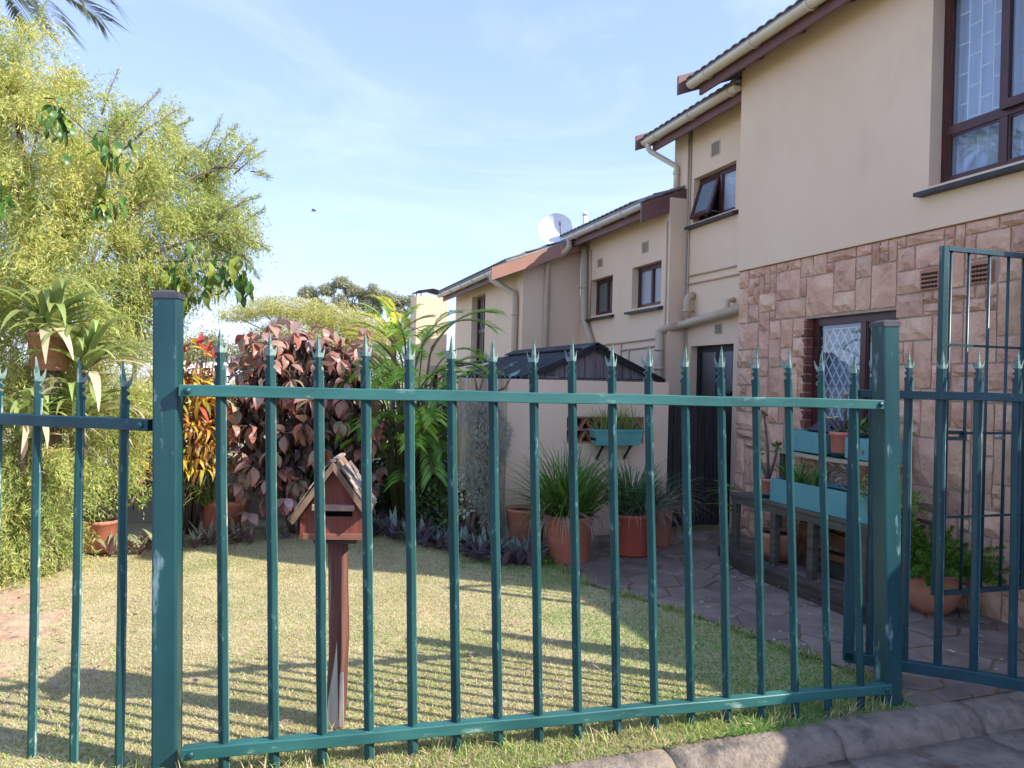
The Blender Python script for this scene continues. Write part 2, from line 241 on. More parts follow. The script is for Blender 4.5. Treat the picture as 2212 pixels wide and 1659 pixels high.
# ------------------------------------------------------------------ mesh helpers
def num(*a): return np.array(a, float)
class MB:
    def __init__(s): s.v = []; s.f = []; s.mi = []
    def add(s, vs_, fs, mi=0):
        o = len(s.v); s.v.extend([tuple(v) for v in vs_]); s.f.extend([tuple(i + o for i in f) for f in fs]); s.mi.extend([mi] * len(fs)); return s
    def box(s, x0, x1, y0, y1, z0, z1, mi=0, b=0.0):
        if b > 0:
            return s.bbox(x0, x1, y0, y1, z0, z1, b, mi)
        vs_ = [(x, y, z) for z in (z0, z1) for y in (y0, y1) for x in (x0, x1)]
        return s.add(vs_, [(0, 2, 3, 1), (4, 5, 7, 6), (0, 1, 5, 4), (2, 6, 7, 3), (0, 4, 6, 2), (1, 3, 7, 5)], mi)
    def bbox(s, x0, x1, y0, y1, z0, z1, b, mi=0):    # bevelled box
        vs_ = []; X = (x0, x1); Y = (y0, y1); Z = (z0, z1); idx = {}
        for i in (0, 1):
            for j in (0, 1):
                for k in (0, 1):
                    sx, sy, sz = (1 - 2 * i) * b, (1 - 2 * j) * b, (1 - 2 * k) * b
                    for ax, p in enumerate([(X[i], Y[j] + sy, Z[k] + sz), (X[i] + sx, Y[j], Z[k] + sz), (X[i] + sx, Y[j] + sy, Z[k])]):
                        idx[(i, j, k, ax)] = len(vs_); vs_.append(p)
        fs = []
        for i in (0, 1):
            q = [idx[(i, 0, 0, 0)], idx[(i, 1, 0, 0)], idx[(i, 1, 1, 0)], idx[(i, 0, 1, 0)]]; fs.append(q if i else q[::-1])
            q = [idx[(0, i, 0, 1)], idx[(0, i, 1, 1)], idx[(1, i, 1, 1)], idx[(1, i, 0, 1)]]; fs.append(q if i else q[::-1])
            q = [idx[(0, 0, i, 2)], idx[(1, 0, i, 2)], idx[(1, 1, i, 2)], idx[(0, 1, i, 2)]]; fs.append(q if i else q[::-1])
        for i in (0, 1):
            for j in (0, 1):
                q = [idx[(i, j, 0, 0)], idx[(i, j, 1, 0)], idx[(i, j, 1, 1)], idx[(i, j, 0, 1)]]; fs.append(q if (i ^ j) else q[::-1])
                q = [idx[(i, 0, j, 0)], idx[(i, 0, j, 2)], idx[(i, 1, j, 2)], idx[(i, 1, j, 0)]]; fs.append(q if (i ^ j) else q[::-1])
                q = [idx[(0, i, j, 1)], idx[(1, i, j, 1)], idx[(1, i, j, 2)], idx[(0, i, j, 2)]]; fs.append(q if (i ^ j) else q[::-1])
                for k in (0, 1):
                    q = [idx[(i, j, k, 0)], idx[(i, j, k, 1)], idx[(i, j, k, 2)]]; fs.append(q if (i ^ j ^ k) == 0 else q[::-1])
        return s.add(vs_, fs, mi)
    def obox(s, p0, p1, w, h, up_=(0, 0, 1), mi=0):   # box along a segment, w across, h along up
        p0 = Vector(p0); p1 = Vector(p1); d = (p1 - p0).normalized(); u = Vector(up_); sd = d.cross(u).normalized(); u = sd.cross(d).normalized()
        vs_ = [p + sd * (a * w / 2) + u * (c * h / 2) for p in (p0, p1) for a in (-1, 1) for c in (-1, 1)]
        return s.add(vs_, [(0, 1, 3, 2), (4, 6, 7, 5), (0, 4, 5, 1), (2, 3, 7, 6), (0, 2, 6, 4), (1, 5, 7, 3)], mi)
    def tube(s, pts, rad, n=8, cap=True, mi=0):
        pts = [Vector(p) for p in pts]; k = len(pts); rad = rad if isinstance(rad, (list, tuple)) else [rad] * k
        vs_ = []; a = None
        for i, p in enumerate(pts):
            d = ((pts[min(i + 1, k - 1)] - pts[max(i - 1, 0)])).normalized()
            if a is None: a = d.cross(Vector((0, 0, 1)) if abs(d.z) < 0.9 else Vector((1, 0, 0))).normalized()
            a = (a - d * a.dot(d)).normalized(); b = d.cross(a)
            for j in range(n):
                t = 2 * PI * j / n; vs_.append(p + (a * math.cos(t) + b * math.sin(t)) * rad[i])
        fs = [(i * n + j, i * n + (j + 1) % n, (i + 1) * n + (j + 1) % n, (i + 1) * n + j) for i in range(k - 1) for j in range(n)]
        if cap: fs.append(tuple(range(n))[::-1]); fs.append(tuple((k - 1) * n + j for j in range(n)))
        return s.add(vs_, fs, mi)
    def lathe(s, prof, n=28, c=(0, 0, 0), mi=0):
        vs_ = []
        for r, z in prof:
            for j in range(n):
                t = 2 * PI * j / n; vs_.append((c[0] + r * math.cos(t), c[1] + r * math.sin(t), c[2] + z))
        k = len(prof); fs = [(i * n + j, i * n + (j + 1) % n, (i + 1) * n + (j + 1) % n, (i + 1) * n + j) for i in range(k - 1) for j in range(n)]
        return s.add(vs_, fs, mi)
    def disc(s, r, c, n=24, mi=0):
        return s.add([(c[0] + r * math.cos(2 * PI * j / n), c[1] + r * math.sin(2 * PI * j / n), c[2]) for j in range(n)], [tuple(range(n))], mi)
    def prism(s, poly, axis, a0, a1, mi=0):            # polygon in the two other axes
        def P3(p, a): return {'x': (a, p[0], p[1]), 'y': (p[0], a, p[1]), 'z': (p[0], p[1], a)}[axis]
        n = len(poly); vs_ = [P3(p, a0) for p in poly] + [P3(p, a1) for p in poly]
        return s.add(vs_, [tuple(range(n))[::-1], tuple(range(n, 2 * n))] + [(i, (i + 1) % n, n + (i + 1) % n, n + i) for i in range(n)], mi)
    def mesh(s, name, mats, smooth=False):
        me = bpy.data.meshes.new(name); me.from_pydata(s.v, [], s.f)
        for m in (mats if isinstance(mats, (list, tuple)) else [mats]): me.materials.append(m)
        if any(s.mi): me.polygons.foreach_set('material_index', s.mi)
        if smooth: me.polygons.foreach_set('use_smooth', [True] * len(me.polygons))
        me.validate(); me.update(); return me

def tag(o, label=None, cat=None, group=None, kind=None):
    if label: o['label'] = label
    if cat: o['category'] = cat
    if group: o['group'] = group
    if kind: o['kind'] = kind
    return o
def thing(name, loc, label, cat, group=None, rz=0.0):
    o = bpy.data.objects.new(name, None); COL.objects.link(o); o.location = loc; o.rotation_euler = (0, 0, rz); o.empty_display_size = 0.1
    return tag(o, label, cat, group)
def link(name, me, parent=None, loc=(0, 0, 0), rot=(0, 0, 0), sc=None):
    o = bpy.data.objects.new(name, me); COL.objects.link(o)
    if parent is not None: o.parent = parent
    o.location = loc; o.rotation_euler = rot
    if sc is not None: o.scale = sc
    return o
def wpos(o):
    p = Vector((0, 0, 0))
    while o is not None: p += o.location; o = o.parent
    return p
def part(name, mb, mats, parent=None, smooth=False, W=True, label=None, kind=None):
    """mesh given in world metres (W) under an unrotated parent, or in the parent's own frame"""
    o = link(name, mb.mesh(name, mats, smooth), parent)
    if W and parent is not None: o.location = -wpos(parent)
    return tag(o, label, None, None, kind)
def copy_tree(o, parent=None):
    c = o.copy(); COL.objects.link(c)
    if parent is not None: c.parent = parent
    for ch in [k for k in o.children]: copy_tree(ch, c)
    return c

def npmesh(name, V, F, mats, rnd=None, smooth=False, mi=None):
    V = np.asarray(V, np.float32); F = np.asarray(F, np.int32); me = bpy.data.meshes.new(name)
    me.vertices.add(len(V)); me.vertices.foreach_set('co', V.ravel()); k = F.shape[1]
    me.loops.add(F.size); me.loops.foreach_set('vertex_index', F.ravel()); me.polygons.add(len(F))
    me.polygons.foreach_set('loop_start', np.arange(0, F.size, k, dtype=np.int32)); me.polygons.foreach_set('loop_total', np.full(len(F), k, np.int32))
    for m in (mats if isinstance(mats, (list, tuple)) else [mats]): me.materials.append(m)
    if mi is not None: me.polygons.foreach_set('material_index', np.asarray(mi, np.int32))
    if smooth: me.polygons.foreach_set('use_smooth', np.ones(len(F), bool))
    me.update(calc_edges=True)
    if rnd is not None:
        a = me.attributes.new('rnd', 'FLOAT', 'POINT'); a.data.foreach_set('value', np.asarray(rnd, np.float32))
    return me
def nrm(a): return a / np.maximum(np.linalg.norm(a, axis=-1, keepdims=True), 1e-9)
def rdirs(n): return nrm(RNG.normal(size=(n, 3)))
def cloud(P, D, L, W, N=None):
    """diamond leaves: base P, direction D, length L, width W"""
    n = len(P); D = nrm(D); N = rdirs(n) if N is None else N
    S = nrm(np.cross(D, N)); L = np.broadcast_to(np.asarray(L, float), (n,))[:, None]; W = np.broadcast_to(np.asarray(W, float), (n,))[:, None]
    mid = P + D * L * 0.45
    V = np.stack([P, mid + S * W / 2, P + D * L, mid - S * W / 2], 1).reshape(-1, 3)
    F = np.arange(4 * n).reshape(n, 4); r = np.repeat(RNG.random(n), 4); return V, F, r
def ribbons(P, az, el, L, W, bend, segs=6, taper=0.15, twist=0.0):
    """arching blades: base P, azimuth, start elevation, total bend (radians)"""
    n = len(P); s = np.linspace(0, 1, segs + 1); out = []
    az = np.broadcast_to(az, (n,)); el = np.broadcast_to(el, (n,)); L = np.broadcast_to(L, (n,)); W = np.broadcast_to(W, (n,)); bend = np.broadcast_to(bend, (n,))
    pos = P.copy(); side = np.stack([-np.sin(az), np.cos(az), np.full(n, 0.0)], 1)
    side = nrm(side + twist * RNG.normal(size=(n, 3)))
    rows = []
    for i in range(segs + 1):
        w = W * (1 - (1 - taper) * s[i] ** 2.2) * (0.55 + 0.45 * min(1, s[i] * 4)) / 2
        rows.append(np.stack([pos - side * w[:, None], pos + side * w[:, None]], 1))
        e = el - bend * s[i] ** 1.3
        pos = pos + np.stack([np.cos(az) * np.cos(e), np.sin(az) * np.cos(e), np.sin(e)], 1) * (L / segs)[:, None]
    V = np.stack(rows, 1).reshape(n, -1, 3); b = (np.arange(n) * 2 * (segs + 1))[:, None, None]
    q = np.array([[2 * i, 2 * i + 1, 2 * i + 3, 2 * i + 2] for i in range(segs)])[None]
    F = (b + q).reshape(-1, 4); return V.reshape(-1, 3), F, np.repeat(RNG.random(n), 2 * (segs + 1))
def join(parts_):
    V, F, r = [], [], []; o = 0
    for v, f, q in parts_: V.append(v); F.append(f + o); r.append(q); o += len(v)
    return np.concatenate(V), np.concatenate(F), np.concatenate(r)
def npart(name, data, mats, parent=None, W=True, kind=None, label=None, smooth=False):
    V, F, r = data; o = link(name, npmesh(name, V, F, mats, r, smooth), parent)
    if W and parent is not None: o.location = -wpos(parent)
    return tag(o, label, None, None, kind)
def leafmesh(name, mats, L=1.0, W=0.5, rows=6, fold=0.25, droop=0.35, margin=0.0, peak=0.42, wav=0.0):
    """one broad leaf along +Y from the origin; material 1 is its margin"""
    mb = MB(); cols = [-1, 0, 1] if margin <= 0 else [-1, -1 + margin, 0, 1 - margin, 1]; vs_ = []
    for i in range(rows + 1):
        t = i / rows
        w = (math.sin(PI * min(1, t / (2 * peak))) if t < peak else math.cos(PI / 2 * (t - peak) / (1 - peak)) ** 0.9) * W / 2
        w = max(w, 0.004 * L)
        a = droop * t * t
        for c in cols:
            vs_.append((c * w, t * L * math.cos(a * 0.9), abs(c) * w * fold - L * t * math.sin(a) * 0.9 + wav * math.sin(t * 9) * c * w))
    k = len(cols); fs = []; mi = []
    for i in range(rows):
        for j in range(k - 1):
            fs.append((i * k + j, i * k + j + 1, (i + 1) * k + j + 1, (i + 1) * k + j)); mi.append(1 if (margin > 0 and j in (0, k - 2)) or (margin > 0 and i == rows - 1) else 0)
    mb.v = vs_; mb.f = fs; mb.mi = mi; return mb.mesh(name, mats, True)
def strapmesh(name, mat, L, W, el, bend, segs=8, fold=0.25):
    """one long arching leaf starting at the origin towards +Y"""
    mb = MB(); y = z = 0.0; vs_ = []
    for i in range(segs + 1):
        s = i / segs; w = W / 2 * (0.55 + 0.45 * min(1, s * 4)) * (1 - 0.95 * s ** 2.5)
        e = el - bend * s ** 1.2; nx = -math.sin(e); nzz = math.cos(e)
        for c in (-1, 0, 1): vs_.append((c * w, y + abs(c) * w * fold * nx, z + abs(c) * w * fold * nzz))
        y += math.cos(e) * L / segs; z += math.sin(e) * L / segs
    mb.v = vs_; mb.f = [(i * 3 + j, i * 3 + j + 1, i * 3 + 4 + j, i * 3 + 3 + j) for i in range(segs) for j in (0, 1)]; mb.mi = [0] * len(mb.f)
    return mb.mesh(name, mat, True)
def aim(d, roll_=0.0):
    """euler that sends +Y along d with +Z as near to world up as it can"""
    y = Vector(d).normalized(); x = y.cross(Vector((0, 0, 1)))
    if x.length < 1e-4: x = Vector((1, 0, 0))
    x.normalize(); z = x.cross(y); m = Matrix((x, y, z)).transposed() @ Matrix.Rotation(roll_, 3, 'Y'); return m.to_euler()

# ================================================================== GROUND, ROAD, PATH
def inpoly(x, y, poly):
    x = np.asarray(x); y = np.asarray(y); c = np.zeros(x.shape, bool); j = len(poly) - 1
    for i in range(len(poly)):
        xi, yi = poly[i]; xj, yj = poly[j]
        if yi != yj: c ^= ((yi > y) != (yj > y)) & (x < (xj - xi) * (y - yi) / (yj - yi) + xi)
        j = i
    return c
PATH = [(3.24, 3.098), (5.0, 3.158), (5.0, 7.5), (2.75, 7.47), (2.46, 6.9), (2.543, 6.48), (2.579, 5.737), (2.80, 5.20), (2.965, 4.754), (3.175, 4.019), (3.30, 3.586)]
g = MB().add([(-250, 2.98, -0.03), (250, 3.1, -0.03), (250, 400, -0.5), (-250, 400, -0.5)], [(0, 1, 2, 3)])
tag(link('terrain', g.mesh('terrain', m_land)), kind='structure')
nx, ny = 90, 80; xs = np.linspace(-7, 3.9, nx); ys = np.linspace(2.985, 9.6, ny); XX, YY = np.meshgrid(xs, ys)
ZZ = 0.008 * np.sin(XX * 2.1 + 1) * np.sin(YY * 1.7) + 0.006 * np.sin(XX * 5.3 + YY * 3.1) - 0.008
und = lambda x, y: 0.008 * np.sin(x * 2.1 + 1) * np.sin(y * 1.7) + 0.006 * np.sin(x * 5.3 + y * 3.1) - 0.008
ZZ -= 0.02 * (inpoly(XX, YY, [(a + (0.06 if a < 4 else 0), b) for a, b in PATH]))
idx = np.arange(nx * ny).reshape(ny, nx); F = np.stack([idx[:-1, :-1], idx[:-1, 1:], idx[1:, 1:], idx[1:, :-1]], -1).reshape(-1, 4)
tag(link('lawn', npmesh('lawn', np.stack([XX, np.maximum(YY, 3.004 + 0.034 * XX), ZZ + 0.004 * (YY < 3.06 + 0.034 * XX)], -1).reshape(-1, 3), F, m_lawn, smooth=True)), kind='structure')
g = MB().add([(-60, -40, -0.128), (60, -40, -0.128), (60, 2.47, -0.128), (-60, 2.35, -0.128)], [(0, 1, 2, 3)])
tag(link('road', g.mesh('road', m_road)), kind='structure')
# gutter channel cast in slabs and the rounded kerb, stone by stone
KDIR = math.atan2(0.09, 2.65); kx = lambda x: 2.900 + (x - 0) * 0.034
chan = thing('gutter_channel', (2.5, 2.6, -0.13), None, None); tag(chan, kind='structure')
kerb = thing('kerb', (2.5, 2.9, -0.13), None, None); tag(kerb, kind='structure')
for k in range(-5, 6):
    x0 = 2.66 + 0.9 * k + 0.003; x1 = x0 + 0.894; ya, yb = kx(x0), kx(x1); mb = MB(); ch = MB(); n = 10; dz = random.uniform(-0.003, 0.003); dy = random.uniform(-0.003, 0.003)
    prof = [(0.16, -0.20), (0.16, -0.006), (0.095, -0.004), (0.06, -0.005), (0.01, -0.010), (-0.028, -0.026), (-0.062, -0.075), (-0.075, -0.115), (-0.08, -0.20)]
    vs_ = []
    for i in range(n + 1):
        t = i / n; x = x0 + (x1 - x0) * t; y = ya + (yb - ya) * t; e = 0.005 if i in (0, n) else 0
        for (py, pz) in prof: vs_.append((x, y + py + dy + random.uniform(-.002, .002), pz + dz - e * (pz > -0.15) + random.uniform(-.0015, .0015)))
    q = len(prof); fs = [(i * q + j, i * q + j + 1, (i + 1) * q + j + 1, (i + 1) * q + j) for i in range(n) for j in range(q - 1)]
    fs += [tuple(range(q))[::-1], tuple(n * q + j for j in range(q))]
    mb.add(vs_, fs); part('kerb_stone', mb, m_kerb, kerb, True)
    vs_ = []; prof = [(-0.05, -0.25), (-0.05, -0.108), (-0.13, -0.122), (-0.22, -0.118), (-0.34, -0.108), (-0.40, -0.112), (-0.41, -0.25)]
    for i in range(n + 1):
        t = i / n; x = x0 + (x1 - x0) * t; y = ya + (yb - ya) * t
        for (py, pz) in prof: vs_.append((x, y + py + random.uniform(-.003, .003), pz + random.uniform(-.003, .003)))
    q = len(prof); fs = [(i * q + j, i * q + j + 1, (i + 1) * q + j + 1, (i + 1) * q + j) for i in range(n) for j in range(q - 1)] + [tuple(range(q))[::-1], tuple(n * q + j for j in range(q))]
    ch.add(vs_, fs); part('channel_slab', ch, m_kerbdk, chan, True)
# crazy paving
path = thing('garden_path', (3.6, 5.2, 0), None, None); tag(path, kind='structure')
jm = MB().add([(x, y, 0.001) for x, y in PATH], [tuple(range(len(PATH)))]); part('mortar_bed', jm, m_joint, path)
def clip(poly, px, py, nx_, ny_):
    out = []
    for i in range(len(poly)):
        a = poly[i]; b = poly[(i + 1) % len(poly)]; da = (a[0] - px) * nx_ + (a[1] - py) * ny_; db = (b[0] - px) * nx_ + (b[1] - py) * ny_
        if da <= 0: out.append(a)
        if da * db < 0: t = da / (da - db); out.append((a[0] + (b[0] - a[0]) * t, a[1] + (b[1] - a[1]) * t))
    return out
seeds = []
rr = random.Random(5)
for _ in range(6000):
    x, y = rr.uniform(2.4, 5.05), rr.uniform(3.0, 7.55)
    md = 0.24 + 0.10 * math.sin(x * 3 + y * 2)
    if all((x - a) ** 2 + (y - b) ** 2 > md * md for a, b in seeds): seeds.append((x, y))
for i, (x, y) in enumerate(seeds):
    poly = PATH
    for j, (a, b) in enumerate(seeds):
        d = math.hypot(a - x, b - y)
        if i != j and d < 1.3:
            u, v = (a - x) / d, (b - y) / d; gap = rr.uniform(0.004, 0.012); poly = clip(poly, x + u * (d / 2 - gap), y + v * (d / 2 - gap), u, v)
            if len(poly) < 3: break
    if len(poly) < 3: continue
    cx_ = sum(p[0] for p in poly) / len(poly); cy_ = sum(p[1] for p in poly) / len(poly)
    if len(poly) < 3 or max(math.hypot(p[0] - cx_, p[1] - cy_) for p in poly) < 0.05: continue
    h = rr.uniform(0.006, 0.013); tl = (rr.uniform(-.012, .012), rr.uniform(-.012, .012)); n = len(poly); mb = MB()
    top = [(cx_ + (a - cx_) * 0.955, cy_ + (b - cy_) * 0.955) for a, b in poly]
    zt = lambda a, b: h + (a - cx_) * tl[0] + (b - cy_) * tl[1]
    mb.v = [(a, b, 0.0) for a, b in poly] + [(a, b, zt(a, b) - 0.005) for a, b in poly] + [(a, b, zt(a, b)) for a, b in top]
    mb.f = [(k, (k + 1) % n, n + (k + 1) % n, n + k) for k in range(n)] + [(n + k, n + (k + 1) % n, 2 * n + (k + 1) % n, 2 * n + k) for k in range(n)] + [tuple(range(2 * n, 3 * n))]
    mb.mi = [0] * len(mb.f); o = part('paving_stone', mb, m_pave, path)

# ================================================================== TERRACE HOUSES
SL = 0.39
def wall_x(mb, X, y0, y1, z0, z1, ops=(), th=0.22):
    Ys = sorted({y0, y1, *[o[0] for o in ops], *[o[1] for o in ops]}); Zs = sorted({z0, z1, *[o[2] for o in ops], *[o[3] for o in ops]})
    for a, b in zip(Ys, Ys[1:]):
        for c, d in zip(Zs, Zs[1:]):
            if not any(o[0] <= a + 1e-6 and b <= o[1] + 1e-6 and o[2] <= c + 1e-6 and d <= o[3] + 1e-6 for o in ops): mb.box(X, X + th, a, b, c, d)
    return mb
TILE = MB()
for i in range(9):
    a = -0.073 + 0.146 * i / 8; h = 0.022 * math.cos(PI * a / 0.146) ** 0.8 if abs(a) < 0.0725 else 0.0
    TILE.v += [(0, a, h), (0.36, a, h + 0.36 * SL), (0, a, h - 0.010), (0.36, a, h - 0.010 + 0.36 * SL)]
for i in range(8):
    q = i * 4; TILE.f += [(q, q + 4, q + 5, q + 1), (q + 2, q + 3, q + 7, q + 6), (q, q + 2, q + 6, q + 4)]
TILE.mi = [0] * len(TILE.f); TILEME = TILE.mesh('roof_tile', m_tile, True)
def roof(par, Xf, zb, y0, y1, depth=4.0, xstop=None):
    """eave at fascia Xf, fascia bottom zb; runs y0..y1"""
    ze = zb + 0.215; x0 = Xf - 0.10; xr = Xf + depth
    mb = MB().prism([(x0, ze - 0.03), (x0, ze), (xr, ze + (xr - x0) * SL), (xr + depth, ze), (xr + depth, ze - 0.03), (xr, ze + (xr - x0) * SL - 0.06)], 'y', y0, y1)
    r = part('roof', mb, m_tile, par)
    n = int(round((y1 - y0) / 0.146)); nr = 10; w = MB(); vs_ = []; seg = 6; m = n * seg
    for k in range(1, nr + 1):
        for e in (0, 1):
            xx = x0 + 0.34 * (k if e == 0 else k + 0.98); zz = ze + (xx - x0) * SL + (0.030 if e == 0 else 0.004)
            for i in range(m + 1):
                ph = (i % seg) / seg; vs_.append((xx, y0 + (y1 - y0) * i / m, zz + 0.020 * abs(math.sin(PI * ph)) ** 0.8))
    w.v = vs_; q = m + 1
    w.f = [(a * q + i, a * q + i + 1, (a + 1) * q + i + 1, (a + 1) * q + i) for a in range(2 * nr - 1) for i in range(m)]; w.mi = [0] * len(w.f)
    t = part('tile_courses', w, m_tile, r, True); tag(t, kind='stuff')
    for i in range(n):
        link('roof_tile', TILEME, r, Vector((x0 - 0.02, y0 + (i + 0.5) * (y1 - y0) / n, ze + 0.006)) - wpos(r))
    return r
def fascia(par, Xf, zb, y0, y1, h=0.19, mat=None):
    return part('fascia', MB().box(Xf - 0.028, Xf, y0, y1, zb, zb + h), mat or m_fascia, par)
def barge(par, x0, x1, y, zb, h=0.20, mat=None, th=0.035, label=None):
    """sloping verge board in a plane of constant y: zb = bottom at x0"""
    mb = MB().prism([(x0, zb), (x1, zb + (x1 - x0) * SL), (x1, zb + (x1 - x0) * SL + h), (x0, zb + h)], 'y', y, y + th)
    return part('barge_board', mb, mat or m_fascia, par, label=label)
def gutter(par, Xc, zc, y0, y1, r=0.062, brk=0.85, mat=None):
    mat = mat or m_gutter; mb = MB(); n = 10; k = 12
    vs_ = []
    for j in range(2):
        for rad in (r, r - 0.008):
            for i in range(n + 1):
                t = PI + PI * i / n; vs_.append((Xc + rad * math.cos(t), (y0, y1)[j], zc + rad * math.sin(t) + 0.02))
    m = n + 1; fs = []
    for i in range(n): fs += [(i, i + 1, 2 * m + i + 1, 2 * m + i), (m + i, 3 * m + i, 3 * m + i + 1, m + i + 1)]
    fs += [(0, 2 * m, 3 * m, m), (n, m + n, 3 * m + n, 2 * m + n)]
    mb.add(vs_, fs)
    for yy in (y0, y1): mb.add([(Xc + r * math.cos(PI + PI * i / n), yy, zc + r * math.sin(PI + PI * i / n) + 0.02) for i in range(n + 1)], [tuple(range(n + 1))])
    gt = part('gutter', mb, mat, par, False)
    y = y1 - 0.35
    while y > y0 + 0.1:
        b = MB(); b.tube([(Xc + (r + 0.007) * math.cos(PI + PI * i / n), y, zc + (r + 0.007) * math.sin(PI + PI * i / n) + 0.02) for i in range(n + 1)], 0.009, 5)
        b.box(Xc + r, Xc + r + 0.03, y - 0.02, y + 0.02, zc - 0.02, zc + 0.03); part('gutter_bracket', b, mat, gt); y -= brk
    return gt
def rafters(par, X, Xf, zb, ys_):
    for y in ys_:
        mb = MB().prism([(Xf + 0.004, zb + 0.06), (X + 0.02, zb + 0.06 + (X - Xf) * SL), (X + 0.02, zb + 0.17 + (X - Xf) * SL), (Xf + 0.004, zb + 0.17)], 'y', y - 0.025, y + 0.025)
        part('rafter', mb, m_fascia, par)
def pipe(par, pts, r=0.045, name='downpipe', mat=None, collars=()):
    p = part(name, MB().tube(pts, r, 12), mat or m_pipe, par, True)
    for c in collars:
        c = Vector(c[:3]); b = MB().tube([c - Vector((0, 0, 0.02)), c + Vector((0, 0, 0.02))], r + 0.009, 12); b.box(c.x, c.x + r + 0.05, c.y - 0.02, c.y + 0.02, c.z - 0.012, c.z + 0.012)
        part('pipe_collar', b, mat or m_pipe, p, True)
    return p
def airvent(par, X, y0, y1, z0, z1, mat=None, nx_=5, nz_=6, hole=None):
    mb = MB().box(X - 0.006, X + 0.02, y0, y1, z0, z1); w = (y1 - y0); h = (z1 - z0)
    for i in range(nx_):
        for j in range(nz_):
            a = y0 + w * (0.12 + 0.80 * i / nx_); c = z0 + h * (0.10 + 0.84 * j / nz_)
            mb.box(X - 0.008, X + 0.015, a, a + w * 0.09, c, c + h * 0.085, 1)
    return part('air_vent', mb, [mat or m_vent, m_dark], par)
def window(par, X, y0, y1, z0, z1, cols, rows, fw_=0.055, pane=None, depth=0.11, inside=True, sill=True, curtain=False, bars=None, open_sash=None, lights=None, sillmat=None):
    """frame in an opening; cols / rows are the inner divisions"""
    Xf = X + depth; mb = MB(); d = 0.05
    mb.box(Xf, Xf + d, y0, y0 + fw_, z0, z1); mb.box(Xf, Xf + d, y1 - fw_, y1, z0, z1)
    mb.box(Xf, Xf + d, y0 + fw_, y1 - fw_, z0, z0 + fw_); mb.box(Xf, Xf + d, y0 + fw_, y1 - fw_, z1 - fw_, z1)
    for c in cols: mb.box(Xf - 0.004, Xf + d - 0.002, c - fw_ / 2, c + fw_ / 2, z0 + fw_, z1 - fw_)
    for r in rows: mb.box(Xf - 0.007, Xf + d - 0.004, y0 + fw_, y1 - fw_, r - fw_ / 2, r + fw_ / 2)
    w = part('window', mb, m_frame, par)
    cy = [y0 + fw_] + [q for c in cols for q in (c - fw_ / 2, c + fw_ / 2)] + [y1 - fw_]
    cz = [z0 + fw_] + [q for r in rows for q in (r - fw_ / 2, r + fw_ / 2)] + [z1 - fw_]
    for i in range(0, len(cy), 2):
        for j in range(0, len(cz), 2):
            if open_sash == (i // 2, j // 2): continue
            mb = MB().box(Xf + 0.022, Xf + 0.026, cy[i], cy[i + 1], cz[j], cz[j + 1]); part('pane', mb, pane or m_pane, w)
            bd = MB(); t = 0.014      # glazing bead
            bd.box(Xf + 0.004, Xf + 0.022, cy[i], cy[i] + t, cz[j], cz[j + 1]).box(Xf + 0.004, Xf + 0.022, cy[i + 1] - t, cy[i + 1], cz[j], cz[j + 1])
            bd.box(Xf + 0.004, Xf + 0.022, cy[i] + t, cy[i + 1] - t, cz[j], cz[j] + t).box(Xf + 0.004, Xf + 0.022, cy[i] + t, cy[i + 1] - t, cz[j + 1] - t, cz[j + 1])
            part('glazing_bead', bd, m_frame, w)
    if sill:
        s = MB().prism([(X - 0.085, z0 - 0.075), (X - 0.085, z0 - 0.045), (Xf, z0 - 0.002), (Xf, z0 - 0.075)], 'y', y0 - 0.07, y1 + 0.07); part('sill', s, m_sill, w)
    if curtain:
        n = 60; V = []; 
        for i in range(n + 1):
            y = y0 + (y1 - y0) * i / n; xx = Xf + 0.135 + 0.024 * math.sin(i * 0.9) + 0.012 * math.sin(i * 0.37 + 1)
            V += [(xx, y, z0 - 0.05), (xx + 0.012 * math.sin(i * 1.3), y + 0.02 * math.sin(i), z1 + 0.05)]
        c = MB().add(V, [(2 * i, 2 * i + 1, 2 * i + 3, 2 * i + 2) for i in range(n)]); part('curtain', c, m_netcurtain if curtain == 'net' else m_curtain, w, True)
    if inside:
        b = MB().box(X + 0.225, X + 1.4, y0 - 0.25, y1 + 0.25, z0 - 0.25, z1 + 0.25)
        b.f = [f for f in b.f if not all(abs(b.v[i][0] - (X + 0.225)) < 1e-6 for i in f)]; b.mi = [0] * len(b.f); part('room_interior', b, m_inside, w)
    return w, Xf

# ---- nearest house, sandstone below and plaster above
h1 = thing('terrace_house', (5.03, 5.5, 0), 'nearest beige house with rock-faced sandstone lower wall and big curtained upper window', 'house')
X1 = 5.03; ST = 2.915
w1 = (5.10, 6.24, 1.15, 2.31); w2 = (3.72, 4.80, 3.26, 4.86)
mb = wall_x(MB(), X1, 3.62, 7.37, ST, 5.24, [(w2[0], w2[1], w2[2], w2[3])])
mb.box(X1 + 0.22, 12.5, 3.62, 3.80, -0.2, 5.24); mb.box(X1 + 0.22, 12.5, 7.19, 7.37, -0.2, 5.24); mb.box(12.3, 12.5, 3.80, 7.19, -0.2, 5.24)
part('wall', mb, m_plaster, h1)
mb = wall_x(MB(), X1 + 0.035, 3.62, 7.362, -0.2, ST - 0.004, [w1], 0.185); base1 = part('stone_base', mb, m_mortar, h1)
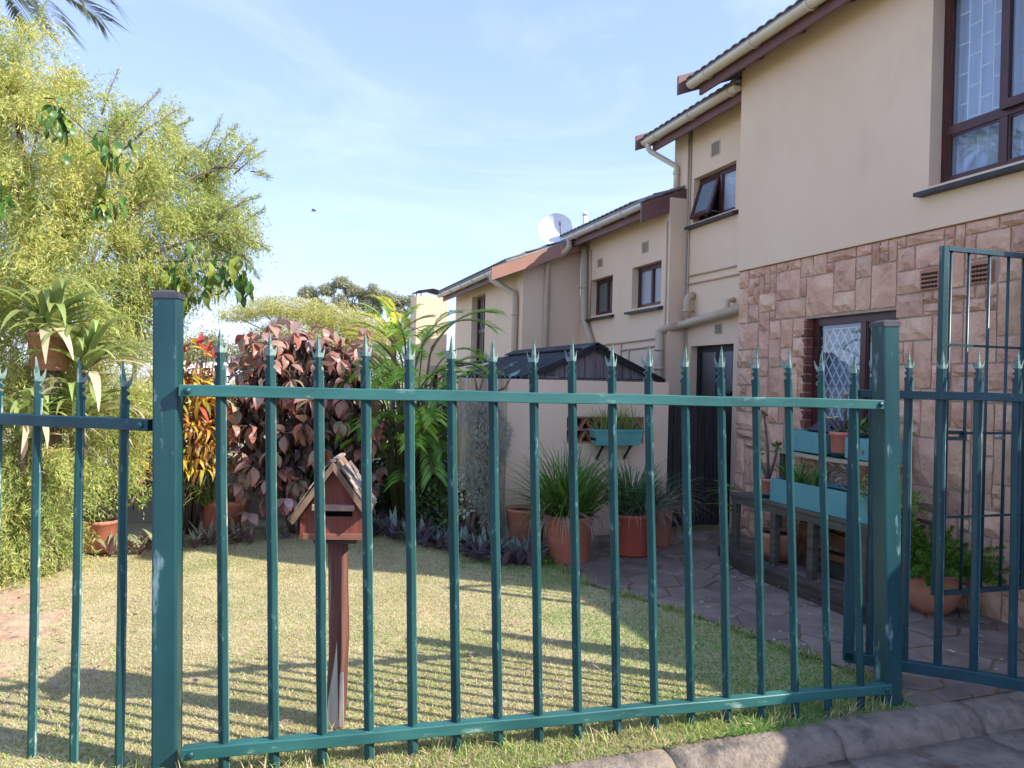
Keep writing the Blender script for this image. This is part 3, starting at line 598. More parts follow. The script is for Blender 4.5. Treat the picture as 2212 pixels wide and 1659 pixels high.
# random ashlar stones
gy, gz = 0.0935, 0.0971; NY = int((7.37 - 3.60) / gy); NZ = 30; occ = np.zeros((NY, NZ), bool)
def blk(y0, y1, z0, z1): occ[max(0, int(round((7.37 - y1) / gy))):max(0, int(round((7.37 - y0) / gy))), int(round(z0 / gz)):int(round(z1 / gz))] = True
blk(*w1); AB = [(4.69, 4.87, 2.44, 2.60), (4.23, 4.41, 2.44, 2.60)]
for a in AB: blk(*a)
rs = random.Random(12); sizes = [(1, 1), (2, 1), (3, 1), (1, 2), (2, 2), (3, 2), (2, 3), (4, 2), (3, 3), (3, 4), (4, 4), (4, 3), (2, 4), (5, 2), (4, 1), (2, 2), (3, 2), (4, 4)]
def stone(y0, y1, z0, z1):
    nu, nv = 4, 3; b = 0.0075; mbs = MB(); vs_ = []; lift = rs.uniform(0.020, 0.046)
    for j in range(nv + 1):
        for i in range(nu + 1):
            u, v = i / nu, j / nv; ed = i in (0, nu) or j in (0, nv)
            yy = y0 + b + (y1 - y0 - 2 * b) * u + (0 if not ed else rs.uniform(-.004, .004)); zz = z0 + b + (z1 - z0 - 2 * b) * v + (0 if not ed else rs.uniform(-.004, .004))
            xx = X1 + 0.030 - (rs.uniform(0.000, 0.009) if ed else lift * rs.uniform(0.35, 1.3) * (1.15 - 0.5 * v))
            vs_.append((xx, yy, zz))
    q = nu + 1; fs = [(j * q + i, (j + 1) * q + i, (j + 1) * q + i + 1, j * q + i + 1) for j in range(nv) for i in range(nu)]
    ring = [i for i in range(q)] + [j * q + nu for j in range(1, nv + 1)] + [nv * q + i for i in range(nu - 1, -1, -1)] + [j * q for j in range(nv - 1, 0, -1)]
    o = len(vs_); vs_ += [(X1 + 0.037, vs_[r][1], vs_[r][2]) for r in ring]; k = len(ring)
    fs += [(ring[a], ring[(a + 1) % k], o + (a + 1) % k, o + a) for a in range(k)]
    mbs.add(vs_, fs); part('stone', mbs, m_stone, base1)
for j in range(NZ):
    for i in range(NY):
        if occ[i, j]: continue
        for w_, h_ in rs.sample(sizes, len(sizes)) + [(1, 1)]:
            if i + w_ <= NY and j + h_ <= NZ and not occ[i:i + w_, j:j + h_].any(): break
        occ[i:i + w_, j:j + h_] = True; stone(7.37 - (i + w_) * gy, 7.37 - i * gy, j * gz, min((j + h_) * gz, ST))
for a in AB:
    mb = MB().box(X1 + 0.01, X1 + 0.03, *a); n = 5
    for i in range(n):
        for k in range(4):
            yy = a[0] + (a[1] - a[0]) * (0.07 + 0.88 * i / n); zz = a[2] + (a[3] - a[2]) * (0.08 + 0.86 * k / 4)
            mb.box(X1 + 0.004, X1 + 0.02, yy, yy + 0.024, zz, zz + 0.018, 1)
    part('air_brick', mb, [m_clay, m_dark], h1)
for k in range(13):
    mb = MB().box(X1 + 0.022, X1 + 0.11, 6.225, 6.30, 1.16 + k * 0.0885, 1.16 + k * 0.0885 + 0.074, b=0.004); part('brick', mb, m_brick, h1)
wa, Xf = window(h1, X1, w1[0], 6.222, w1[2], w1[3], [5.56], [], 0.06, m_pane, 0.10, True, True, 'net')
mb = MB()
def bar(mb, y0, z0, y1, z1, X, r=0.0058): mb.tube([(X, y0, z0), (X, y1, z1)], r, 5, False)
for k in range(-6, 9):                                   # diamond lattice behind the far casement
    for s in (1, -1):
        y0_, y1_ = 5.62, 6.14; zc = 1.25 + k * 0.155; za, zb_ = (zc, zc + 0.52 * 1.55) if s > 0 else (zc + 0.52 * 1.55, zc)
        lo, hi = 1.22, 2.20; t0, t1 = 0.0, 1.0; dz = zb_ - za
        ta, tb = sorted(((lo - za) / dz, (hi - za) / dz)); t0, t1 = max(0, ta), min(1, tb)
        if t1 > t0: bar(mb, y0_ + (y1_ - y0_) * t0, za + dz * t0, y0_ + (y1_ - y0_) * t1, za + dz * t1, Xf + 0.075)
for z in (2.205,): bar(mb, 5.62, z, 6.14, z, Xf + 0.075)
for y in (5.62, 6.14): bar(mb, y, 1.22, y, 2.2, Xf + 0.075)
for z in (1.32, 1.58, 1.84, 2.10, 2.2): bar(mb, 5.14, z, 5.52, z, Xf + 0.075)
for y in (5.17, 5.33, 5.49): bar(mb, y, 1.22, y, 2.2, Xf + 0.075)
part('burglar_bars', mb, m_barwhite, wa)
# big upper window
wb, Xf = window(h1, X1, *w2, [4.255], [3.69], 0.062, m_pane, 0.12, True, True, True, open_sash=(0, 1))
mb = MB(); sh = 0.05                                      # the near casement stands ajar
xs_ = Xf - sh; mb.box(xs_, xs_ + 0.045, 3.74, 3.80, 3.70, 4.84).box(xs_, xs_ + 0.045, 4.19, 4.25, 3.70, 4.84).box(xs_, xs_ + 0.045, 3.80, 4.19, 3.70, 3.765).box(xs_, xs_ + 0.045, 3.80, 4.19, 4.78, 4.84)
part('open_casement', mb, m_frame, wb); part('pane', MB().box(xs_ + 0.02, xs_ + 0.024, 3.80, 4.19, 3.765, 4.78), m_pane, wb)
mb = MB()
for (ya, yb) in ((3.80, 4.20), (4.31, 4.74)):
    cols_ = [ya + (yb - ya) * t for t in (0.0, 0.25, 0.5, 0.75, 1.0)]
    for y in cols_[1:-1]: bar(mb, y, 3.74, y, 4.80, Xf + 0.08, 0.0065)
    for i in range(4):
        for k in range(5):
            z = 3.78 + k * 0.24 + (0.12 if i % 2 else 0)
            if z < 4.8: bar(mb, cols_[i], z, cols_[i + 1], z, Xf + 0.08, 0.0065)
part('burglar_bars', mb, m_barwhite, wb)
Xf1 = X1 - 0.25
roof(h1, Xf1, 4.99, 3.40, 7.95); fascia(h1, Xf1, 4.99, 3.40, 7.80); gutter(h1, Xf1 - 0.095, 5.12, 3.40, 7.88)
barge(h1, Xf1 - 0.21, 8.7, 7.955, 4.99 + 0.035, 0.22); rafters(h1, X1, Xf1, 4.99, [3.66, 4.33, 5.0, 5.67, 6.34, 7.0, 7.34])

# ---- second house, narrow recessed bay with a bathroom window and a glazed door
X2 = 5.33; Xf2 = X2 - 0.25
h2 = thing('terrace_house', (X2, 8.4, 0), 'narrow recessed beige house bay with open bathroom window above a dark door', 'house')
op = [(7.88, 8.82, 3.75, 4.33), (7.84, 8.80, -0.2, 2.145)]
mb = wall_x(MB(), X2, 7.37, 9.33, -0.2, 5.08, op); mb.box(X2 + 0.22, 12, 9.11, 9.33, -0.2, 5.08); part('wall', mb, m_plaster, h2)
wc, Xf = window(h2, X2, *op[0], [8.33], [], 0.05, m_frost, 0.09, True, True, False, open_sash=(1, 0))
mb = MB(); a = math.radians(17); hz = 4.30; Lh = 0.52     # top-hung sash pushed out
def hung(y0, y1, t0, t1, off, th): 
    pts = []
    for (s, y) in ((t0, y0), (t0, y1), (t1, y1), (t1, y0)): pts.append((Xf - s * math.sin(a) + off * math.cos(a), y, hz - s * math.cos(a) - off * math.sin(a)))
    pts += [(p[0] + th * math.cos(a), p[1], p[2] - th * math.sin(a)) for p in pts]
    return pts, [(3, 2, 1, 0), (4, 5, 6, 7), (0, 1, 5, 4), (1, 2, 6, 5), (2, 3, 7, 6), (3, 0, 4, 7)]
for q in ((8.36, 8.42, 0, Lh), (8.75, 8.81, 0, Lh), (8.42, 8.75, 0, 0.055), (8.42, 8.75, Lh - 0.055, Lh)): mb.add(*hung(*q, 0, 0.035))
part('open_casement', mb, m_frame, wc); part('pane', MB().add(*hung(8.42, 8.75, 0.055, Lh - 0.055, 0.014, 0.004)), m_frost, wc)
part('stay_arm', MB().tube([(Xf, 8.37, 3.82), (Xf - 0.13, 8.37, 3.83)], 0.006, 5), m_metal, wc)
mb = MB(); Xd = X2 + 0.10
for y0_, y1_ in ((7.84, 7.91), (8.73, 8.80), (8.28, 8.36)): mb.box(Xd, Xd + 0.05, y0_, y1_, -0.1, 2.145)
mb.box(Xd, Xd + 0.05, 7.91, 8.28, 2.07, 2.145).box(Xd, Xd + 0.05, 8.36, 8.73, 2.07, 2.145).box(Xd, Xd + 0.05, 7.91, 8.28, -0.1, 0.2).box(Xd, Xd + 0.05, 8.36, 8.73, -0.1, 0.2)
dr = part('door', mb, m_black, h2)
for y0_, y1_ in ((7.91, 8.28), (8.36, 8.73)): part('pane', MB().box(Xd + 0.02, Xd + 0.026, y0_, y1_, 0.2, 2.07), m_doorglass, dr)
part('door_handle', MB().tube([(Xd - 0.05, 7.93, 1.55), (Xd - 0.05, 8.02, 1.55)], 0.025, 8), m_black, dr)
roof(h2, Xf2, 4.83, 7.375, 9.58); fascia(h2, Xf2, 4.83, 7.375, 9.45); gutter(h2, Xf2 - 0.095, 4.96, 7.375, 9.56)
barge(h2, Xf2 - 0.21, 8.7, 9.585, 4.865, 0.20); rafters(h2, X2, Xf2, 4.83, [8.0, 8.65, 9.28])
airvent(h2, X2, 8.23, 8.43, 4.50, 4.68); airvent(h2, X2, 8.08, 8.25, 2.27, 2.40)
xg = Xf2 - 0.095
pipe(h2, [(xg, 9.45, 4.95), (xg, 9.45, 4.86), (xg + 0.03, 9.43, 4.82), (X2 - 0.05, 9.22, 4.60), (X2 - 0.045, 9.20, 4.55), (X2 - 0.045, 9.20, 4.12)], 0.036, 'downpipe', m_gutter, [(X2 - 0.045, 9.2, 4.50), (X2 - 0.045, 9.2, 4.2)])
for dy in (0.0, 0.055): part('conduit', MB().tube([(X2 - 0.014, 8.945 - dy, 5.0), (X2 - 0.014, 8.945 - dy, 0.5)], 0.011, 6), m_pipe, h2, True)
for z in (3.065, 2.96): part('conduit', MB().tube([(X2 - 0.014, 8.88, z), (X2 - 0.014, 7.40, z - 0.005)], 0.012, 6), m_pipe, h2, True)
pipe(h2, [(X2 - 0.10, 9.22, 2.395), (X2 - 0.10, 8.9, 2.425), (X2 - 0.10, 7.42, 2.545)], 0.055, 'waste_pipe')
pipe(h2, [(X2 - 0.10, 8.74, 2.44), (X2 - 0.10, 8.74, 2.74), (X2 - 0.08, 8.74, 2.78), (X2 - 0.01, 8.74, 2.80)], 0.05, 'waste_pipe', None, [(X2 - 0.10, 8.74, 2.60)])
pipe(h2, [(X2 - 0.10, 7.84, 2.50), (X2 - 0.10, 7.84, 2.64), (X2 - 0.01, 7.84, 2.66)], 0.032, 'waste_pipe')

# ---- third house, two small windows under a pale gutter
X3 = 5.08; Xf3 = X3 - 0.25
h3 = thing('terrace_house', (X3, 10.4, 0), 'lower beige house with two small brown obscure-glass windows under its eave', 'house')
op = [(10.66, 11.47, 2.715, 3.30), (9.17, 10.02, 2.715, 3.31)]
mb = wall_x(MB(), X3, 8.96, 11.9, -0.6, 4.10, op); mb.box(X3 + 0.22, X2 + 0.15, 8.96, 9.14, -0.6, 4.10); part('wall', mb, m_plaster, h3)
window(h3, X3, *op[0], [11.04], [], 0.05, m_frostdark, 0.10); window(h3, X3, *op[1], [9.60], [], 0.05, m_frost, 0.10)
r3 = roof(h3, Xf3, 3.855, 9.34, 12.0)
mb = MB().prism([(Xf3 - 0.10, 4.04), (Xf3 - 0.10, 4.07), (X2 - 0.004, 4.07 + (X2 - Xf3 + 0.096) * SL), (X2 - 0.004, 4.04 + (X2 - Xf3 + 0.096) * SL)], 'y', 9.03, 9.335); part('roof_edge', mb, m_tile, r3)
fascia(h3, Xf3, 3.855, 9.04, 11.66); gutter(h3, Xf3 - 0.095, 3.985, 9.05, 11.68, mat=m_gutterw)
barge(h3, Xf3 - 0.16, X2 - 0.004, 8.99, 3.74, 0.25)
airvent(h3, X3, 11.04, 11.235, 3.47, 3.61); airvent(h3, X3, 9.545, 9.74, 3.47, 3.63)
pipe(h3, [(X3 - 0.065, 11.62, 3.86), (X3 - 0.065, 11.58, 2.70), (X3 - 0.065, 11.50, 2.58), (X3 - 0.065, 11.27, 2.28), (X3 - 0.065, 11.22, 2.15), (X3 - 0.065, 11.22, 0)], 0.055, 'downpipe', None, [(X3 - 0.065, 11.60, 3.2), (X3 - 0.065, 11.58, 2.66), (X3 - 0.065, 11.25, 2.25)])
part('conduit', MB().tube([(X3 - 0.012, 11.47, 3.8), (X3 - 0.012, 11.47, 2.7)], 0.016, 6), m_pipe, h3, True)
part('conduit', MB().tube([(X3 - 0.012, 9.02, 3.8), (X3 - 0.012, 9.02, 1.0)], 0.011, 6), m_pipe, h3, True)
pipe(h3, [(X3 - 0.07, 9.05, 2.36), (X3 - 0.07, 9.05, 1.9), (X3 - 0.07, 9.05, 0)], 0.055, 'waste_pipe', None, [(X3 - 0.07, 9.05, 2.1), (X3 - 0.07, 9.05, 1.85)])
pipe(h3, [(X3 - 0.07, 9.05, 2.33), (X3 - 0.03, 9.02, 2.37), (X2 - 0.10, 8.93, 2.41)], 0.055, 'waste_pipe')
for z, y0_ in ((2.25, 11.1), (2.15, 10.3)): part('conduit', MB().tube([(X3 - 0.014, y0_, z - 0.02), (X3 - 0.014, 9.15, z + 0.01)], 0.014, 6), m_pipe, h3, True)
part('conduit', MB().tube([(X3 - 0.014, 10.3, 2.24), (X3 - 0.014, 10.3, 1.6)], 0.014, 6), m_pipe, h3, True)
part('conduit', MB().tube([(X3 - 0.014, 10.05, 2.15), (X3 - 0.014, 10.05, 1.6)], 0.014, 6), m_pipe, h3, True)
# ---- farthest house, standing proud with a sunlit verge
X4 = 4.06; Xf4 = X4 - 0.25
h4 = thing('terrace_house', (X4, 14.2, 0), 'farthest beige house with sunlit sloping verge board and one tall window', 'house')
op = [(14.10, 15.08, 1.95, 3.32)]
mb = wall_x(MB(), X4, 11.9, 16.43, -0.8, 3.56, op); mb.prism([(X4 + 0.22, -0.8), (X3 - 0.003, -0.8), (X3 - 0.003, 3.96), (X4 + 0.22, 3.66)], 'y', 11.9, 12.1)
mb.box(X3 + 0.22, 11, 11.9, 12.1, -0.8, 3.5); mb.box(X4 + 0.22, 11, 16.2, 16.43, -0.8, 3.6); part('wall', mb, m_plaster, h4)
window(h4, X4, *op[0], [14.62], [2.62], 0.055, m_pane, 0.12, curtain=True)
roof(h4, Xf4, 3.35, 11.72, 16.6); fascia(h4, Xf4, 3.35, 11.75, 16.5); gutter(h4, Xf4 - 0.095, 3.47, 11.72, 16.55, mat=m_gutterw)
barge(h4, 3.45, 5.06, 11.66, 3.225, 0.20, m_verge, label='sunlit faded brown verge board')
pipe(h4, [(Xf4 - 0.095, 12.55, 3.42), (Xf4 - 0.095, 12.55, 3.36), (Xf4 - 0.06, 12.5, 3.32), (X4 - 0.055, 12.17, 3.10), (X4 - 0.055, 12.12, 3.0), (X4 - 0.055, 12.12, 0)], 0.05, 'downpipe', None, [(X4 - 0.055, 12.12, 2.75), (X4 - 0.055, 12.12, 2.1)])
yg = 11.9
pipe(h3, [(Xf3 - 0.095, 11.6, 3.95), (Xf3 - 0.095, 11.6, 3.84), (Xf3 - 0.13, 11.65, 3.78), (4.50, yg - 0.06, 3.62), (4.46, yg - 0.055, 3.54), (4.45, yg - 0.055, 0)], 0.05, 'downpipe')
# tv dish, flue and braai chimney
d = thing('satellite_dish', (4.92, 12.7, 4.0), 'round white satellite dish standing on the far roof above the verge', 'satellite dish')
mb = MB(); prof = [(0.0, 0.0)] + [(0.30 * t, 0.085 * t * t) for t in (0.25, 0.5, 0.75, 0.92, 1.0)] + [(0.305, 0.092), (0.30, 0.075)]
mb.lathe(prof, 32); o = part('dish', mb, m_dish, d, True, W=False); o.location = (-0.02, -0.05, 0.30); dn = Vector((-0.42, -0.86, 0.30)).normalized(); o.rotation_euler = dn.to_track_quat('Z', 'Y').to_euler()
c = Vector((-0.02, -0.05, 0.30)); o = part('feed_arm', MB().tube([c + Vector((0.12, 0.02, -0.26)), c + dn * 0.33 + Vector((0.09, -0.02, -0.03))], 0.011, 6).tube([c + dn * 0.30 + Vector((0.09, -0.02, -0.03)), c + dn * 0.38 + Vector((0.085, -0.02, -0.02))], 0.028, 8), m_metal, d, W=False)
part('mast', MB().tube([(0.05, 0.05, -0.3), (0.05, 0.05, 0.2), (0.0, 0.0, 0.28)], 0.022, 8), m_metal, d, W=False)
fl = thing('roof_flue', (5.29, 12.26, 4.0), 'thin white flue pipe rising from the roof beside the dish', 'flue')
part('flue_pipe', MB().tube([(0, 0, -0.1), (0, 0, 0.54)], 0.045, 14), m_dish, fl, True, W=False); part('cowl', MB().tube([(0, 0, 0.53), (0, 0, 0.57), (0, 0, 0.571), (0, 0, 0.61)], [0.055, 0.055, 0.04, 0.025], 14), m_dish, fl, True, W=False)
ch = thing('braai_chimney', (3.87, 18.0, 0), 'square beige chimney with a flat black rain plate beyond the far house', 'chimney')
part('stack', MB().box(-0.375, 0.375, 0, 0.75, -1, 3.61), m_plaster2, ch, W=False)
part('rain_plate', MB().prism([(-0.36, 3.73), (0.0, 3.80), (0.42, 3.71), (0.42, 3.69), (0.0, 3.78), (-0.36, 3.71)], 'y', -0.05, 0.7), m_black, ch, W=False)
for x in (-0.26, 0.30):
    for y in (0.08, 0.62): part('plate_leg', MB().tube([(x, y, 3.6), (x, y, 3.72)], 0.012, 5), m_black, ch, W=False)
# unseen low flat-roofed block added so its edge shades the path and gate
ga = thing('shade_garage', (6.6, 0.8, 0), 'unseen low flat-roofed beige block added to shade the path and gate', 'shade_garage')
part('wall', MB().box(5.2, 8.4, -2.6, 3.60, -0.13, 2.45), m_plaster, ga); part('roof', MB().box(5.14, 8.5, -2.7, 3.58, 2.45, 2.56), m_fascia, ga)
part('shade_garage_door', MB().box(5.17, 5.21, -2.0, 0.9, -0.12, 2.1), m_frame, ga)

# ================================================================== SCREEN WALL, SHED, PLANK GATE
sw = thing('screen_wall', (3.1, 7.5, 0), 'beige plastered screen wall stained brown at its left with terracotta breeze blocks', 'garden wall')
OP = (3.085, 3.99, 0.99, 1.275)
mb = MB()
for a, b, c, d_ in ((2.42, OP[0], -0.1, 1.655), (OP[1], 4.285, -0.1, 1.66), (OP[0], OP[1], -0.1, OP[2]), (OP[0], OP[1], OP[3], 1.657)): mb.box(a, b, 7.5, 7.68, c, d_)
part('wall', mb, m_plaster2, sw)
part('stained_end', MB().box(1.94, 2.418, 7.497, 7.68, -0.1, 1.652), m_stain, sw, label='rain-stained brown end of the wall')
part('opening_back', MB().box(OP[0], OP[1], 7.672, 7.679, OP[2], OP[3]), m_dark, sw)
for k in range(6):
    x0 = OP[0] + 0.006 + k * 0.1505; mb = MB(); z0, z1 = OP[2] + 0.004, OP[3] - 0.004; x1 = x0 + 0.144
    mb.box(x0, x1, 7.515, 7.62, z0, z0 + 0.016).box(x0, x1, 7.515, 7.62, (z0 + z1) / 2 - 0.009, (z0 + z1) / 2 + 0.009).box(x0, x1, 7.515, 7.62, z1 - 0.016, z1)
    for (za, zb_) in ((z0 + 0.016, (z0 + z1) / 2 - 0.009), ((z0 + z1) / 2 + 0.009, z1 - 0.016)):
        for s in (0, 1):
            xa, xb = (x0 + 0.008, x0 + 0.072) if s == 0 else (x0 + 0.136, x0 + 0.072)
            mb.obox((xa, 7.567, za), (xb, 7.567, zb_), 0.10, 0.014, (1, 0, 0))
    part('breeze_block', mb, m_clay, sw)
sh = thing('garden_shed', (3.57, 9.3, 0), 'small plank shed with black mossy corrugated roof behind the screen wall', 'shed')
pk = (3.57, 2.045); xl, xr_, ze_ = 2.75, 4.37, 1.70; ys0, ys1 = 7.90, 10.9
part('walls', MB().box(2.86, 4.26, 7.95, 10.8, 0, 1.68), m_sleeper, sh)
n = 12
for i in range(n):
    x0 = 2.86 + (4.28 - 2.86) * i / n; x1 = x0 + (4.28 - 2.86) / n - 0.006
    zt = lambda x: ze_ + (pk[1] - ze_) * (1 - abs(x - pk[0]) / (pk[0] - xl)) - 0.04
    off = random.uniform(-0.008, 0.0); poly = [(x0, 1.69), (x1, 1.69), (x1, max(1.695, zt(x1))), (x0, max(1.695, zt(x0)))]
    if x0 < pk[0] < x1: poly.insert(3, (pk[0], zt(pk[0])))
    part('gable_plank', MB().prism(poly, 'y', 7.92 + off, 7.94 + off), m_shedplank, sh)
part('gable_plank', MB().box(2.86, 4.27, 7.91, 7.945, 1.55, 1.684), m_shedplank, sh)
for side in (0, 1):
    mb = MB(); vs_ = []; n = 64; m_ = 5
    xe, xp = (xl - 0.03, pk[0]) if side == 0 else (xr_ + 0.06, pk[0])
    for j in range(m_ + 1):
        t = j / m_; x = xe + (xp - xe) * t; z = (ze_ - 0.02) + (pk[1] + 0.012 - ze_) * t
        for i in range(n + 1):
            y = ys0 - 0.06 + (ys1 - ys0) * i / n; vs_.append((x + (random.uniform(-0.02, 0.02) if j == 0 else 0), y, z + 0.022 * math.sin(i * PI / 2 * 1.0) * (1 if i % 2 else 1) + (random.uniform(-.012, .004) if j == 0 else 0)))
    q = n + 1; mb.v = vs_; mb.f = [(j * q + i, j * q + i + 1, (j + 1) * q + i + 1, (j + 1) * q + i) for j in range(m_) for i in range(n)]; mb.mi = [0] * len(mb.f)
    part('roof_sheet', mb, m_shedroof, sh, True)
    part('barge_board', MB().obox((xe, 7.87, ze_ - 0.035), (xp, 7.87, pk[1] - 0.012), 0.03, 0.07), m_black, sh)
for i in range(6): part('ridge_cap', MB().prism([(pk[0] - 0.14, pk[1] - 0.02), (pk[0], pk[1] + 0.045), (pk[0] + 0.14, pk[1] - 0.02), (pk[0] + 0.13, pk[1] - 0.035), (pk[0], pk[1] + 0.03), (pk[0] - 0.13, pk[1] - 0.035)], 'y', 7.83 + i * 0.5, 8.32 + i * 0.5), m_shedroof, sh)
# a red-edged lean-to roof beyond the palms
lt = thing('lean_to_roof', (2.9, 11.4, 0), 'dark lean-to roof with a red edge behind the palm', 'roof')
part('roof_sheet', MB().prism([(2.55, 1.78), (4.0, 2.05), (4.0, 2.08), (2.55, 1.81)], 'y', 10.95, 11.8), m_shedroof, lt); part('fascia', MB().box(2.5, 2.55, 10.95, 11.8, 1.70, 1.84), m_frame, lt)
for y in (11.0, 11.7): part('post', MB().box(2.56, 2.63, y, y + 0.07, 0, 1.78), m_sleeper, lt)
pg = thing('plank_gate', (4.66, 7.6, 0), 'dark stained plank gate between screen wall and sandstone corner', 'gate')
n = 7; w = (5.03 - 4.30) / n
for i in range(n):
    x0 = 4.305 + i * w; part('plank', MB().box(x0, x0 + w - 0.009 - random.uniform(0, .004), 7.59, 7.612, 0.04 + random.uniform(0, .02), 1.46 + random.uniform(-.025, .02), b=0.003), m_planks, pg)
for z in (0.3, 1.2): part('cross_rail', MB().box(4.31, 5.02, 7.614, 7.65, z, z + 0.08), m_planks, pg)

# ================================================================== PALISADE FENCE
def palingmesh(name, w=0.044, h0=0.0, hh=1.832):
    mb = MB(); d = 0.017; hw = w / 2; prof = [(-hw, 0.003), (-hw * 0.86, -d * 0.30), (-hw * 0.10, -d), (hw * 0.10, -d), (hw * 0.86, -d * 0.30), (hw, 0.003)]
    zs = [h0, 0.4, 0.8, 1.2, hh - 0.175]; vs_ = []
    for z in zs:
        for x, y in prof: vs_.append((x + 0.0012 * math.sin(z * 9), y, z))
    q = len(prof); fs = [(i * q + j, i * q + j + 1, (i + 1) * q + j + 1, (i + 1) * q + j) for i in range(len(zs) - 1) for j in range(q - 1)] + [(i * q + q - 1, i * q, (i + 1) * q, (i + 1) * q + q - 1) for i in range(len(zs) - 1)]
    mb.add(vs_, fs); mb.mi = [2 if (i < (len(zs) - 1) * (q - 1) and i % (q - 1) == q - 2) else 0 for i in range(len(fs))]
    # head: two scallops each side, two hooked side spikes, one tall centre spike
    z0 = hh - 0.175; yb = lambda x: -d + (abs(x) / hw) * (d + 0.002)
    LOW = [(0.0, 0.0), (0.023, 0.0), (0.0235, 0.014), (0.0135, 0.024), (0.0125, 0.031), (0.0205, 0.040), (0.0225, 0.047), (0.0135, 0.056), (0.013, 0.062), (0.0215, 0.074), (0.0, 0.074)]
    UPP = [(0.0, 0.074), (0.0215, 0.074), (0.0265, 0.092), (0.0290, 0.126), (0.0248, 0.110), (0.0200, 0.098), (0.0150, 0.090), (0.0112, 0.096), (0.0100, 0.112), (0.0050, 0.150), (0.0, 0.178)]
    for s in (1, -1):
        for poly, mi_ in ((LOW, 0), (UPP, 1)):
            n_ = len(poly); o = len(mb.v)
            mb.v += [(s * x, yb(x), z0 + z) for x, z in poly] + [(s * x, yb(x) + 0.005, z0 + z) for x, z in poly]
            fr_ = tuple(range(o, o + n_)); bk_ = tuple(range(o + n_, o + 2 * n_)); mb.f += [fr_ if s > 0 else fr_[::-1], bk_[::-1] if s > 0 else bk_]; mb.mi += [mi_, mi_]
            for i in range(1, n_ - 1):
                q_ = (o + i, o + n_ + i, o + n_ + i + 1, o + i + 1); mb.f.append(q_ if s > 0 else q_[::-1]); mb.mi.append(1)
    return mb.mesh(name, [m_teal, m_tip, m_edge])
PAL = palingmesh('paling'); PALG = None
LEAN, TILT = R(-1.95), R(-1.6)
def railmesh(x0, x1, z, size=0.048): 
    n = 14; mb = MB(); vs_ = []; y0, y1 = -0.030, 0.020
    for i in range(n + 1):
        x = x0 + (x1 - x0) * i / n; w_ = 0.0015 * math.sin(i * 1.7)
        vs_ += [(x, y0 + 0.002, z - size / 2 + w_), (x, y0, z - size / 2 + 0.003 + w_), (x, y0, z + size / 2 - 0.004 + w_), (x, y0 + 0.004, z + size / 2 + w_), (x, y1, z + size / 2 + w_), (x, y1, z - size / 2 + w_)]
    fs = [(i * 6 + j, i * 6 + (j + 1) % 6, (i + 1) * 6 + (j + 1) % 6, (i + 1) * 6 + j) for i in range(n) for j in range(6)]; fs = [f[::-1] for f in fs]
    fs += [tuple(range(6)), tuple(n * 6 + j for j in range(6))[::-1]]
    return mb.add(vs_, fs)
def bolt(par, x, y, z):
    b = MB(); b.lathe([(0.015, 0), (0.0145, 0.005), (0.010, 0.010), (0.0, 0.012)], 12); o = part('bolt', b, m_tealpost, par, True, W=False); o.rotation_euler = (PI / 2, 0, 0); o.location = (x, y, z); return o
def fence(loc, rz, svals, x0, x1, ztop, zbot, label, mat, lean=LEAN, tilt=TILT, dz=0.0, lug=None, cat='fence', pal=None):
    f = thing('palisade_fence', loc, label, cat, 'palisade fence panels', rz)
    for i, s in enumerate(svals):
        o = link('paling', pal or PAL, f, (s - math.tan(lean) * -0.0 + 0.029, -0.023 + random.uniform(-.001, .001), dz - 0.012 + random.uniform(-.012, .008)), (tilt, lean + random.uniform(-.002, .002), random.uniform(-.05, .05)))
    for z, l in ((ztop, x0), (zbot, x0)):
        sx = -0.034 * (z - 0.8); sy = 0.028 * (z - 0.8)
        r = part('rail', railmesh(x0 + sx, x1 + sx, z), mat, f, W=False); r.location = (0, sy, 0)
        for e, xx in ((0, x0 + sx + 0.032), (1, x1 + sx - 0.032)): bolt(r, xx, -0.0305, z)
        if lug:
            for xx in lug: part('lug', MB().box(xx + sx - 0.012, xx + sx + 0.045, -0.0335, -0.0305, z - 0.036, z + 0.026), m_tealpost, r, W=False)
    return f
S = [-0.018, 0.177, 0.371, 0.566, 0.752, 0.944, 1.134, 1.322, 1.511, 1.703, 1.894, 2.084, 2.276, 2.467, 2.655, 2.845, 3.038]
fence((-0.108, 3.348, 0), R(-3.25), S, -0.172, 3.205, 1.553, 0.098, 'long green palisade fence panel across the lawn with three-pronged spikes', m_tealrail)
S2 = [0.160, 0.378, 0.582, 0.785, 0.985, 1.185, 1.385, 1.58]
f2 = fence((-0.38 - 1.6 * 0.8643, 3.42 + 1.6 * 0.503, -0.145), R(-30.2), [1.6 - s for s in S2 if s < 1.55], 0.0, 1.575, 1.553, 0.098, 'lower green palisade fence panel left of the tall square post', m_gatepaint)
